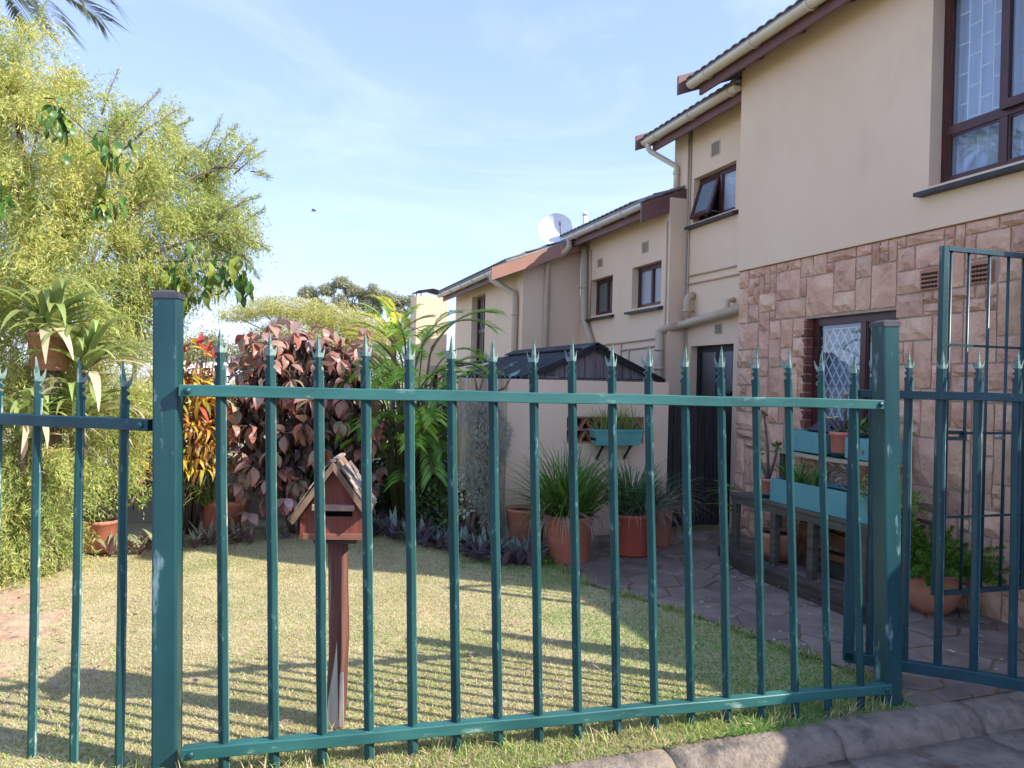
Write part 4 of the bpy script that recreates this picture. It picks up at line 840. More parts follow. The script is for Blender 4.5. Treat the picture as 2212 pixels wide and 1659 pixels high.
def post(loc, rz, h, s, label, tilt=(0, 0), mat=None):
    p = thing('fence_post', loc, label, 'fence post', 'square green fence posts', rz); p.rotation_euler = (tilt[0], tilt[1], rz)
    mb = MB(); b = 0.009; hs = s / 2; pr = [(-hs + b, -hs), (hs - b, -hs), (hs - b * .3, -hs + b * .3), (hs, -hs + b), (hs, hs - b), (hs - b, hs), (-hs + b, hs), (-hs, hs - b), (-hs, -hs + b), (-hs + b * .3, -hs + b * .3)]
    mb.prism(pr, 'z', -0.15, h - 0.02); part('shaft', mb, mat or m_tealpost, p, W=False)
    c = MB(); k = hs + 0.004; vs_ = [(-k, -k, h - 0.028), (k, -k, h - 0.028), (k, k, h - 0.028), (-k, k, h - 0.028), (-k, -k, h - 0.004), (k, -k, h - 0.004), (k, k, h - 0.004), (-k, k, h - 0.004), (-k * .45, -k * .45, h + 0.008), (k * .45, -k * .45, h + 0.008), (k * .45, k * .45, h + 0.008), (-k * .45, k * .45, h + 0.008)]
    c.add(vs_, [(3, 2, 1, 0), (0, 1, 5, 4), (1, 2, 6, 5), (2, 3, 7, 6), (3, 0, 4, 7), (4, 5, 9, 8), (5, 6, 10, 9), (6, 7, 11, 10), (7, 4, 8, 11), (8, 9, 10, 11)]); part('cap', c, m_cap, p, W=False)
    return p
post((-0.322, 3.415, 0), R(-10), 1.955, 0.098, 'tall square green post with grey cap and chipped paint, left of the mailbox', (R(-1.0), R(-1.4)))
post((3.150, 3.178, 0), R(-3), 1.985, 0.098, 'tall square green post with grey cap beside the gate opening', (R(-0.8), R(-1.6)))
# sliding gate leaf behind the right post
GA = R(-43.16)
gt = thing('palisade_gate', (3.233, 3.551, 0), 'dark green palisade gate standing ajar behind the right-hand post', 'gate', None, GA)
GS = [0.105, 0.279, 0.443, 0.612, 0.788, 0.96, 1.13, 1.30, 1.47, 1.64]
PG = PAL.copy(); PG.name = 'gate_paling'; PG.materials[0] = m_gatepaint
for s in GS: link('paling', PG, gt, (s, 0, 0.10 + random.uniform(-.008, .008)), (0, R(-0.5), random.uniform(-.06, .06)), (1, 1, 0.958))
for z, zz in ((1.605, 0.045), (0.105, 0.06)): part('rail', railmesh(0.0 if z > 1 else -0.02, 1.8, z, zz), m_gatepaint, gt, W=False)
part('end_stile', MB().box(-0.035, 0.025, -0.03, 0.03, 0.085, 1.628, b=0.004), m_gatepaint, gt, W=False); part('end_stile', MB().box(1.76, 1.82, -0.031, 0.031, 0.085, 1.629, b=0.004), m_gatepaint, gt, W=False)
post((4.62, 2.34, 0), GA, 1.97, 0.098, 'square green gate post outside the frame at the right')
# tall bar security gate by the house wall
sg = thing('security_gate', (4.21, 3.88, 0), 'tall square-framed green bar gate against the sandstone wall', 'gate')
mb = MB().box(-0.022, 0.022, -0.02, 0.02, 0.30, 2.575, b=0.003); mb2 = MB().box(0.73, 0.77, -0.02, 0.02, 0.30, 2.575, b=0.003)
part('stile', mb, m_tealpost, sg, W=False); part('stile', mb2, m_gatepaint, sg, W=False)
for z0, z1 in ((2.545, 2.575), (0.30, 0.328)): part('frame_rail', MB().box(0.023, 0.729, -0.019, 0.019, z0, z1), m_gatepaint, sg, W=False)
for x in (0.06, 0.212, 0.39, 0.56, 0.70): part('gate_bar', MB().tube([(x, 0, 0.329), (x, 0, 2.544)], 0.0095, 8), m_gatepaint, sg, True, W=False)
for z in (1.935, 1.36, 0.81): part('cross_bar', MB().box(0.022, 0.73, -0.0125, -0.0105, z - 0.008, z + 0.008), m_gatepaint, sg, W=False)
lk = part('lock', MB().box(0.03, 0.20, -0.03, 0.012, 1.315, 1.335).box(0.03, 0.20, -0.03, 0.012, 1.365, 1.375).box(0.18, 0.2, -0.03, 0.012, 1.335, 1.365), m_gatepaint, sg, W=False)
part('latch_knob', MB().tube([(0.44, -0.03, 1.335), (0.52, -0.03, 1.33)], 0.012, 8), m_metal, sg, True, W=False)

# ================================================================== MAILBOX
mbx = thing('mailbox', (0.362, 3.675, 0), 'red-brown wooden house-shaped mailbox on a weathered post behind the fence', 'mailbox', None, R(-14))
mb = MB(); n = 14; vs_ = []; q = 10
for i in range(n + 1):
    z = -0.1 + 0.962 * i / n
    for j in range(q):
        t = 2 * PI * j / q; r = 0.047 * (1 + 0.05 * math.sin(3 * t + z * 3) + 0.03 * math.sin(z * 17 + j)); vs_.append((0.012 + r * math.cos(t) + 0.008 * math.sin(z * 5), r * math.sin(t), z))
mb.add(vs_, [(i * q + j, i * q + (j + 1) % q, (i + 1) * q + (j + 1) % q, (i + 1) * q + j) for i in range(n) for j in range(q)]); part('post', mb, m_mailpost, mbx, True, W=False)
mb = MB(); mb.prism([(-0.022, -0.02), (0.034, -0.02), (0.028, 0.18), (0.020, 0.40), (0.010, 0.30), (-0.012, 0.14)], 'y', -0.0515, -0.03); part('bare_split', mb, m_bare, mbx, W=False, label='bare split grey patch low on the post')
part('brace_strip', MB().obox((0.048, -0.030, -0.03), (0.040, -0.034, 0.25), 0.022, 0.016, (0, 1, 0)), m_zinc, mbx, W=False)
zb = 0.885; yb0, yb1 = -0.11, 0.11
part('base_plate', MB().box(-0.09, 0.10, -0.095, 0.095, zb - 0.022, zb - 0.0015), m_sleeper, mbx, W=False)
hw = 0.148
part('bottom_trim', MB().box(-hw + 0.012, hw, yb0 - 0.006, yb0 + 0.012, zb, zb + 0.028), m_boxtrim, mbx, W=False)
fr = MB(); sl0, sl1, sz0, sz1 = -0.082, 0.084, 0.989, 1.018; za = lambda x: 0.975 + (1.205 - 0.975) * (1 - abs(x) / hw)
y0, y1 = yb0, yb0 + 0.014
fr.box(-hw + 0.012, hw - 0.001, y0, y1, zb + 0.0285, 0.974)                                        # front boards round the slot
fr.prism([(-hw, 0.9745), (sl0, 0.9745), (sl0, za(sl0))], 'y', y0, y1); fr.prism([(sl1, 0.9745), (hw, 0.9745), (sl1, za(sl1))], 'y', y0, y1)
fr.box(sl0, sl1, y0, y1, 0.9745, sz0); fr.prism([(sl0, sz1), (sl1, sz1), (sl1, za(sl1)), (0, za(0)), (sl0, za(sl0))], 'y', y0, y1)
part('front_board', fr, m_box, mbx, W=False)
bk = MB().prism([(-hw, zb), (hw, zb), (hw, 0.975), (0, 1.205), (-hw, 0.975)], 'y', 0.096, 0.11); bk.box(-hw, -hw + 0.0115, yb0 - 0.004, 0.096, zb, 0.973).box(hw - 0.0115, hw, yb0 + 0.013, 0.096, zb + 0.001, 0.973); bk.box(-hw + 0.0116, hw - 0.0116, yb0 + 0.0125, 0.0955, zb, zb + 0.012)
part('body', bk, m_box, mbx, W=False)
part('slot_back', MB().box(-hw + 0.02, hw - 0.02, 0.02, 0.03, 0.93, 1.08), m_dark, mbx, W=False)
part('ledge', MB().box(-0.094, 0.098, yb0 - 0.036, yb0 - 0.001, 1.0195, 1.047, b=0.003), m_ledge, mbx, W=False)
for s in (-1, 1):
    a = math.atan2(1.205 - 0.975, hw); L_ = 0.318 if s < 0 else 0.272; ap = (0.0, 1.232); e = (s * L_ * math.cos(a), 1.232 - L_ * math.sin(a)); nx_, nz_ = s * math.sin(a), math.cos(a)
    th = 0.024; rb = MB().prism([(ap[0], ap[1] - 0.028), (e[0], e[1] - 0.004), (e[0] + nx_ * th, e[1] + nz_ * th), (ap[0] + 0.0, ap[1] + 0.012)], 'y', -0.165, 0.15)
    rf = part('roof_board', rb, m_roofboard, mbx, W=False)
    for k in range(5 if s < 0 else 4):
        for c in range(4):
            t0 = 0.02 + k * 0.054; t1 = t0 + 0.066; yy0 = -0.167 + c * 0.080 + random.uniform(-.006, .006); yy1 = yy0 + 0.078
            o_ = th + 0.003; lft = 0.010
            P0 = lambda t, h_: (ap[0] + s * t * math.cos(a) + nx_ * h_, ap[1] - 0.012 - t * math.sin(a) + nz_ * h_)
            sg_ = MB().prism([P0(t0, o_), P0(t1, o_ + 0.004), P0(t1 + 0.002, o_ + 0.010), P0(t0, o_ + 0.004)], 'y', yy0, yy1); part('shingle', sg_, m_shingle, rf, W=False)
part('ridge_strip', MB().obox((0, -0.166, 1.249), (0, 0.152, 1.249), 0.022, 0.010), m_shingle, mbx, W=False)

# ================================================================== POTS, STAND, PLANTERS
def potprof(rb, rt_, h, rim=0.035, t=0.012, rw=0.012):
    return [(0.0, 0.002), (rb * 0.93, 0.0), (rb, 0.012), (rt_ - rw, h - rim), (rt_, h - rim + 0.004), (rt_ + 0.002, h - 0.004), (rt_ - 0.004, h), (rt_ - t, h - 0.004), (rt_ - t * 1.4, h - 0.05)]
def pot(loc, rb, rt_, h, mat, label, name='plant_pot', saucer=None, rim=0.035, group=None, shape=None):
    p = thing(name, loc, label, 'pot', group); mb = MB().lathe(shape or potprof(rb, rt_, h, rim), 36); part('pot_body', mb, mat, p, True, W=False)
    part('soil', MB().disc((shape[-1][0] if shape else rt_ - 0.014), (0, 0, h - 0.035)), m_soil, p, W=False)
    if saucer: part('saucer', MB().lathe([(0, 0.003), (rb * 1.02, 0.0), (rb * 1.22, 0.03), (rb * 1.25, 0.034), (rb * 1.20, 0.036), (rb * 1.0, 0.012)], 36), saucer, p, True, W=False)
    return p
pot((2.715, 6.50, 0), 0.185, 0.232, 0.43, m_terra, 'largest terracotta pot with dead grey blades over its rim', rim=0.045)
pot((3.403, 6.62, 0), 0.165, 0.195, 0.40, m_terrared, 'red terracotta pot in a saucer before the screen wall', saucer=m_terrared, rim=0.04)
pot((-1.329, 7.76, 0), 0.125, 0.148, 0.285, m_terra, 'sunlit terracotta pot on the lawn edge under the feathery tree')
pot((-0.30, 8.42, 0), 0.205, 0.245, 0.35, m_terra, 'wide terracotta pot left of the copper-leaved bush', rim=0.06)
pot((1.90, 8.05, 0), 0.12, 0.165, 0.25, m_greenpot, 'dark green plastic pot under the palms')
pot((2.50, 7.08, 0), 0.17, 0.20, 0.40, m_clay, 'brown clay pot in shade behind the largest pot')
pot((3.90, 6.98, 0), 0.13, 0.155, 0.36, m_clay, 'clay pot with hanging dead stems beside the plank gate')
pot((5.0 - 0.26, 4.40, 0), 0.10, 0.19, 0.31, m_clay, 'round orange clay pot of foxtail fern behind the gate', shape=[(0, 0.0), (0.10, 0.0), (0.155, 0.06), (0.192, 0.15), (0.195, 0.20), (0.18, 0.25), (0.175, 0.285), (0.19, 0.30), (0.186, 0.312), (0.165, 0.305), (0.16, 0.27)])
pot((-1.60, 7.02, 1.62), 0.13, 0.17, 0.30, m_clay, 'clay pot raised among the strap leaves under the feathery tree', rim=0.04)
pl = thing('timber_stump', (-1.60, 7.02, 0), 'upright timber stump under the raised clay pot', 'stump')
part('stump_body', MB().tube([(0, 0, 0), (0.01, 0, 0.8), (0, 0, 1.61)], [0.11, 0.095, 0.09], 12), m_bark, pl, True, W=False); part('stump_top', MB().disc(0.092, (0, 0, 1.612), 12), m_wood, pl, W=False)
# tiered plant stand along the wall
st = thing('plant_stand', (4.7, 5.6, 0), 'weathered two-tier timber plant stand against the sandstone wall', 'plant stand')
for (x, y) in ((4.50, 6.50), (4.50, 5.90), (4.50, 5.40), (4.50, 4.80), (4.96, 6.48), (4.96, 4.80)): part('leg', MB().box(x - 0.03, x + 0.03, y - 0.035, y + 0.035, 0, 0.553, b=0.004), m_wood, st)
for i in range(3): part('table_board', MB().box(4.455 + i * 0.18, 4.455 + i * 0.18 + 0.172, 4.70, 6.56, 0.555, 0.585, b=0.003), m_wood, st)
part('apron', MB().box(4.462, 4.485, 4.72, 6.54, 0.49, 0.552), m_wood, st)
for y in (6.20, 4.98): part('shelf_leg', MB().box(4.78, 4.84, y - 0.03, y + 0.03, 0.586, 1.012), m_wood, st)
mb = MB(); vs_ = []
for i in range(11):
    y = 4.90 + (6.26 - 4.90) * i / 10; s = -0.018 * math.sin(PI * i / 10)
    vs_ += [(4.74, y, 1.013 + s), (4.99, y, 1.013 + s), (4.99, y, 1.046 + s), (4.74, y, 1.046 + s)]
mb.add(vs_, [(i * 4 + j, (i + 1) * 4 + j, (i + 1) * 4 + (j + 1) % 4, i * 4 + (j + 1) % 4) for i in range(10) for j in range(4)] + [(0, 1, 2, 3), (43, 42, 41, 40)]); part('shelf_board', mb, m_shelfwood, st)
def planter(x0, x1, y0, y1, z0, z1, label, mat=None):
    p = thing('planter_box', ((x0 + x1) / 2, (y0 + y1) / 2, z0), label, 'planter'); t = 0.018
    part('front_board', MB().box(x0, x0 + t, y0, y1, z0, z1, b=0.002), mat or m_aqua, p); part('back_board', MB().box(x1 - t, x1, y0, y1, z0, z1), mat or m_aqua, p)
    for a in (y0, y1 - t): part('end_board', MB().box(x0 + t + 0.001, x1 - t - 0.001, a + 0.001, a + t, z0 + 0.001, z1 - 0.002), mat or m_aqua, p)
    part('soil', MB().box(x0 + t, x1 - t, y0 + t, y1 - t, z0 + 0.01, z1 - 0.03), m_soil, p); return p
planter(4.50, 4.80, 4.74, 5.99, 0.587, 0.80, 'long aqua timber planter of succulents on the lower tier')
planter(4.76, 4.95, 5.60, 6.14, 1.048, 1.235, 'aqua planter box at the far end of the upper shelf')
planter(4.74, 4.93, 4.88, 5.32, 1.048, 1.225, 'aqua planter box at the near end of the upper shelf')
part('knob', MB().tube([(4.738, 5.12, 1.12), (4.725, 5.12, 1.12)], 0.018, 10), m_metal, bpy.data.objects['planter_box.002'])
pot((4.63, 6.19, 0.587), 0.075, 0.092, 0.18, m_terra, 'small terracotta pot in a blue saucer at the end of the lower tier', saucer=m_blue, rim=0.03)
pot((4.86, 5.46, 1.045), 0.105, 0.128, 0.215, m_terra, 'terracotta pot of thorny stems between two aqua boxes', saucer=m_blue, rim=0.035)
pot((4.66, 6.06, 0.02), 0.12, 0.19, 0.27, m_clay, 'cracked clay bowl on the ground under the stand', shape=[(0, 0), (0.12, 0), (0.175, 0.09), (0.195, 0.20), (0.21, 0.23), (0.212, 0.262), (0.19, 0.265), (0.18, 0.22)])
nv = thing('navy_tub', (4.93, 5.62, 1.236), 'upturned navy plastic tub behind the thorny plant under the window', 'tub')
mb = MB(); prof = [(0.0, 0.115), (0.16, 0.112), (0.21, 0.10), (0.28, 0.04), (0.33, 0.02), (0.345, 0.005), (0.33, 0.0)]
mb.lathe(prof, 28); o = part('tub_shell', mb, m_navy, nv, True, W=False); o.scale = (0.28, 1.2, 1.0)
for lab, sg_ in (('dark timber sleeper edging the paving beside the stand', ((4.10, 5.75, 0.055), (4.10, 4.30, 0.055), 0.16, 0.13)), ('short timber block at the far end of the sleeper', ((4.28, 6.35, 0.05), (4.12, 5.80, 0.05), 0.14, 0.12))):
    s_ = MB().obox(*sg_); o = link('timber_sleeper', s_.mesh('timber_sleeper', m_sleeper)); tag(o, lab, 'sleeper')
for (a, b, w_, h_, m_, lab) in (((4.74, 5.85, 0.36), (4.72, 4.85, 0.30), 0.04, 0.12, m_orangewood, 'reddish plank leaning under the plant stand'), ((4.82, 5.75, 0.10), (4.80, 4.75, 0.10), 0.22, 0.16, m_sleeper, 'dark heavy board lying under the plant stand'), ((4.68, 5.65, 0.19), (4.70, 4.85, 0.21), 0.06, 0.05, m_orangewood, 'thin offcut lying on the dark board under the stand')):
    o = link('loose_board', MB().obox(a, b, w_, h_).mesh('loose_board', m_)); tag(o, lab, 'board')
# aqua trough on brackets on the screen wall
tr = thing('wall_trough', (3.59, 7.36, 0.985), 'aqua plastic trough of grass hung before the breeze blocks', 'planter')
mb = MB(); nn = 22
def ring(w_, d_, z, k): return [(-w_ / 2, -d_ / 2, z), (w_ / 2, -d_ / 2, z), (w_ / 2, d_ / 2, z), (-w_ / 2, d_ / 2, z)]
vs_ = ring(0.50, 0.13, 0, 0) + ring(0.555, 0.17, 0.145, 0) + ring(0.58, 0.19, 0.147, 0) + ring(0.58, 0.19, 0.168, 0) + ring(0.55, 0.16, 0.168, 0) + ring(0.54, 0.15, 0.12, 0)
fs = [(3, 2, 1, 0)] + [(a * 4 + j, a * 4 + (j + 1) % 4, a * 4 + 4 + (j + 1) % 4, a * 4 + 4 + j) for a in range(5) for j in range(4)]; mb.add(vs_, fs)
for i in range(nn): x = -0.245 + 0.49 * i / (nn - 1); mb.obox((x, -0.0645, 0.004), (x * 1.10, -0.084, 0.142), 0.006, 0.006)
part('trough_body', mb, m_aquap, tr, W=False); part('soil', MB().box(-0.265, 0.265, -0.07, 0.07, 0.05, 0.13), m_soil, tr, W=False)
for x in (-0.16, 0.16): part('bracket', MB().obox((x, 0.13, -0.16), (x, -0.03, -0.005), 0.02, 0.02).box(x - 0.01, x + 0.01, -0.06, 0.13, -0.012, -0.001), m_black, tr, W=False)
# rocks by the screen wall and the low garden wall behind the beds
for (x, y, a, b, c, lab) in ((3.02, 7.10, 0.26, 0.16, 0.20, 'rough brown rock behind the two largest pots'), (2.30, 7.2, 0.22, 0.16, 0.22, 'rough brown rock at the foot of the mossy stump')):
    n, m_ = 9, 6; vs_ = []; rr = random.Random(int(x * 100))
    for j in range(m_ + 1):
        for i in range(n):
            t = 2 * PI * i / n; p = PI / 2 * j / m_; k = rr.uniform(0.85, 1.12); vs_.append((x + a * k * math.cos(t) * math.cos(p), y + b * k * math.sin(t) * math.cos(p), c * k * math.sin(p) * 1.3))
    o = link('rock', MB().add(vs_, [(j * n + i, j * n + (i + 1) % n, (j + 1) * n + (i + 1) % n, (j + 1) * n + i) for j in range(m_) for i in range(n)]).mesh('rock', m_lowwall)); tag(o, lab, 'rock')
gw = thing('garden_wall', (-0.5, 9.2, 0), 'low grey rendered garden wall behind the flower bed', 'wall')
part('wall_face', MB().obox((-5.2, 9.15, 0.26), (2.5, 9.35, 0.26), 0.16, 0.62), m_lowwall, gw); part('coping', MB().obox((-5.2, 9.15, 0.595), (2.5, 9.35, 0.595), 0.22, 0.05), m_lowwall, gw)

# ================================================================== PLANTS
def scatter_whorl(par, mats, spots, Lr, nl, name='leaf', Wf=0.5, droop=(0.2, 0.6), tilt=(-0.9, 0.1), margin=0.14, edge=None, rows=6, weights=None, limit=300, fold=0.22, peak=0.42, rnd=None):
    """leaf whorls as single leaf objects; spots = (pos, axis)"""
    rr = rnd or random.Random(3)
    MES = [leafmesh(name, ([m, edge] if edge else m), 1.0, Wf * rr.uniform(0.9, 1.1), rows, fold, rr.uniform(*droop), margin if edge else 0.0, peak, 0.05) for m in mats for _ in range(2)]
    cnt = 0
    for (p, ax, mi_) in spots:
        ax = Vector(ax).normalized(); u = ax.orthogonal().normalized(); v = ax.cross(u); ph = rr.uniform(0, 6.28)
        k = rr.choice(nl)
        for i in range(k):
            if cnt >= limit: return cnt
            t = ph + 2 * PI * i / k + rr.uniform(-.3, .3); out = u * math.cos(t) + v * math.sin(t)
            d_ = (ax * rr.uniform(0.05, 0.6) + out + Vector((0, 0, rr.uniform(*tilt)))).normalized(); L_ = rr.uniform(*Lr)
            me = MES[2 * (mi_ if mi_ is not None else rr.randrange(len(mats))) + rr.randrange(2)] if rr.random() < 0.75 else rr.choice(MES)
            link(name, me, par, Vector(p) - wpos(par) + out * 0.012, aim(d_, rr.uniform(-.5, .5)), (L_, L_, L_)); cnt += 1
    return cnt
def leafstuff(par, mats, spots, Lr, nl, Wf, droop, tilt, margin, edge, rows, rnd, fold=0.22, peak=0.42, name='more_leaves'):
    """the same whorls joined into one mesh, for the leaves beyond the single ones"""
    rr = rnd; mats_all = list(mats) + ([edge] if edge else []); MES = []
    for m in range(len(mats)):
        me = leafmesh('tmp', mats_all[:2], 1.0, Wf, rows, fold, sum(droop) / 2, margin if edge else 0.0, peak, 0.05); v = np.array([q.co[:] for q in me.vertices]); f = np.array([q.vertices[:] for q in me.polygons]); mi = np.array([q.material_index for q in me.polygons]); MES.append((v, f, np.where(mi == 1, len(mats), m))); bpy.data.meshes.remove(me)
    V, F, MI, o, rn = [], [], [], 0, []
    for (p, ax, mi_) in spots:
        ax = Vector(ax).normalized(); u = ax.orthogonal().normalized(); v_ = ax.cross(u); ph = rr.uniform(0, 6.28); k = rr.choice(nl)
        for i in range(k):
            t = ph + 2 * PI * i / k + rr.uniform(-.3, .3); out = u * math.cos(t) + v_ * math.sin(t)
            d_ = (ax * rr.uniform(0.05, 0.6) + out + Vector((0, 0, rr.uniform(*tilt)))).normalized(); L_ = rr.uniform(*Lr); mt = np.array(aim(d_, rr.uniform(-.5, .5)).to_matrix()) * L_
            vv, ff, mm = MES[mi_ if (mi_ is not None and rr.random() < 0.75) else rr.randrange(len(mats))]
            V.append(vv @ mt.T + np.array(Vector(p) + out * 0.012)); F.append(ff + o); MI.append(mm); o += len(vv); rn.append(np.full(len(vv), rr.random()))
    ob = link(name, npmesh(name, np.concatenate(V), np.concatenate(F), mats_all, np.concatenate(rn), True, np.concatenate(MI)), par); ob.location = -wpos(par); return tag(ob, kind='stuff')
# copper-leaved bush
cb = thing('copperleaf_bush', (0.42, 8.25, 0), 'domed bush of hanging bronze-red leaves with pink edges behind the mailbox', 'bush')
rr = random.Random(21); C0 = Vector((0.45, 8.35, 1.08)); RAD = Vector((0.84, 0.72, 1.18)); spots = []; inner = []
camP = Vector((0, 0, 1.62))
def dome(rr): 
    while True:
        d_ = Vector((rr.gauss(0, 1), rr.gauss(0, 1), rr.gauss(0.15, 1))).normalized()
        if d_.z > -0.85: return d_
pts_ = []
tries = 0
while len(spots) < 58 and tries < 9000:
    tries += 1; d_ = dome(rr); k = rr.uniform(0.88, 1.05) + 0.11 * math.sin(d_.x * 6 + 1) * math.sin(d_.z * 5 + 0.6)
    p = C0 + Vector((d_.x * RAD.x * k, d_.y * RAD.y * k, d_.z * RAD.z * k))
    if p.z < 0.16 or (p - camP).normalized().dot(Vector((d_.x / RAD.x, d_.y / RAD.y, d_.z / RAD.z)).normalized()) > 0.12: continue
    if any((p - q).length < 0.195 for q in pts_): continue
    pts_.append(p); spots.append((p, (d_ + Vector((0, 0, -0.1))), rr.choice([0, 0, 1, 3, 2] if p.z > 0.9 else [3, 1, 3, 0])))
nlv = scatter_whorl(cb, m_cop, spots, (0.14, 0.205), [5, 5, 6], 'leaf', 0.52, (0.3, 0.8), (-1.25, -0.25), 0.13, m_copedge, 5, rnd=rr)
more = []; tries = 0
while len(more) < 130 and tries < 9000:
    tries += 1; d_ = dome(rr); k = rr.uniform(0.66, 0.98) + 0.11 * math.sin(d_.x * 6 + 1) * math.sin(d_.z * 5 + 0.6)
    p = C0 + Vector((d_.x * RAD.x * k, d_.y * RAD.y * k, d_.z * RAD.z * k))
    if p.z < 0.14 or any((p - q).length < 0.105 for q in pts_): continue
    pts_.append(p); more.append((p, d_ + Vector((0, 0, -0.1)), rr.choice([0, 0, 1, 3, 2])))
leafstuff(cb, m_cop, more, (0.13, 0.19), [5, 6], 0.52, (0.3, 0.8), (-1.25, -0.25), 0.13, m_copedge, 5, rr)
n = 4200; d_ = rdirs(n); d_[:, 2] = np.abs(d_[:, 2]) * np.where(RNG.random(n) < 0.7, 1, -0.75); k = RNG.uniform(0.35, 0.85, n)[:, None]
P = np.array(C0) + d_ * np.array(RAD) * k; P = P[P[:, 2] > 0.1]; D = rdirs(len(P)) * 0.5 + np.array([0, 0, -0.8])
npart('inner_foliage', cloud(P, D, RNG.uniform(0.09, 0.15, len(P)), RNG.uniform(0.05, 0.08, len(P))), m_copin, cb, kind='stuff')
mb = MB()
for k in range(9):
    t = k * 0.7; mb.tube([(0.42 + 0.08 * math.cos(t), 8.3 + 0.08 * math.sin(t), 0), (0.42 + 0.3 * math.cos(t), 8.3 + 0.28 * math.sin(t), 0.8), (0.45 + 0.5 * math.cos(t), 8.35 + 0.45 * math.sin(t), 1.5 + 0.1 * (k % 3))], [0.02, 0.014, 0.006], 6)
part('stems', mb, m_bark, cb, True)
# croton
cr = thing('croton_shrub', (-0.60, 8.35, 0), 'croton shrub of narrow orange and yellow leaves with a red crown', 'shrub')
rr = random.Random(8); spots = []
cw = [(-0.62, 8.75, 1.93, 3), (-0.52, 8.6, 1.86, 3), (-0.78, 8.8, 1.84, 3), (-0.5, 8.62, 1.62, 0), (-0.74, 8.62, 1.66, 0), (-0.62, 8.5, 1.52, 1), (-0.42, 8.62, 1.44, 0), (-0.80, 8.55, 1.46, 1), (-0.58, 8.45, 1.30, 1), (-0.73, 8.45, 1.22, 0), (-0.44, 8.5, 1.16, 0), (-0.62, 8.42, 1.02, 1), (-0.50, 8.45, 0.90, 1), (-0.78, 8.5, 0.98, 2), (-0.70, 8.45, 0.80, 0), (-1.02, 8.6, 1.25, 2), (-1.15, 8.6, 1.10, 2), (-1.05, 8.55, 0.98, 0), (-1.22, 8.55, 0.86, 0), (-1.08, 8.5, 0.78, 1), (-0.92, 8.5, 1.12, 0), (-0.9, 8.5, 0.72, 2), (-0.45, 8.6, 1.8, 3), (-0.9, 8.7, 1.5, 0), (-0.35, 8.65, 1.28, 0), (-0.55, 8.55, 1.4, 0), (-0.60, 8.42, 0.74, 1), (-0.46, 8.45, 0.70, 0), (-0.72, 8.42, 0.66, 1), (-0.36, 8.5, 1.0, 0), (-0.88, 8.45, 0.86, 1), (-0.95, 8.45, 0.66, 0)]
cw = [(x * 0.952, y * 0.952, 1.62 + (z - 1.62) * 0.952, m_) for x, y, z, m_ in cw]   # clear of the taller bush's shadow
for x, y, z, m_ in cw: spots.append(((x, y, z), (rr.uniform(-.3, .3), -0.45 + rr.uniform(-.2, .2), 0.9), m_))
scatter_whorl(cr, m_cro, [s for s in spots if s[2] != 3], (0.16, 0.24), [7, 8, 9], 'leaf', 0.17, (0.5, 1.3), (-0.15, 0.35), 0, None, 6, fold=0.3, peak=0.5, rnd=rr, limit=235)
scatter_whorl(cr, [m_cro[3], m_cro[1]], [(s[0], s[1], 0) for s in spots if s[2] == 3], (0.11, 0.17), [8, 9], 'leaf', 0.42, (0.1, 0.4), (0.3, 0.9), 0, None, 5, fold=0.3, rnd=rr, limit=60)
more = [((x + rr.uniform(-.14, .14), y + rr.uniform(-.06, .14), z + rr.uniform(-.10, .10)), (rr.uniform(-.4, .4), -0.4, 0.9), rr.choice([0, 1, 3, 2, 2, 3])) for x, y, z, _ in cw for _k in range(3) if z < 1.75]
leafstuff(cr, m_cro[:3] + [m_crog], more, (0.15, 0.24), [9, 10], 0.16, (0.6, 1.3), (-0.15, 0.35), 0, None, 6, rr, 0.3, 0.5)
n = 900; P = np.stack([RNG.normal(-0.72, 0.22, n), RNG.normal(8.42, 0.11, n), RNG.uniform(0.3, 1.62, n)], 1)
npart('inner_foliage', cloud(P, rdirs(n) + np.array([0, -0.3, 0]), RNG.uniform(0.10, 0.18, n), 0.022), m_cro[2], cr, kind='stuff')
mb = MB()
for x, y, z, _ in cw: mb.tube([(-0.67 + (x + 0.67) * 0.3, 8.42, 0), (x * 0.6 - 0.27, y + 0.08, z * 0.6), (x, y, z)], [0.014, 0.010, 0.006], 5)
part('stems', mb, m_bark, cr, True)
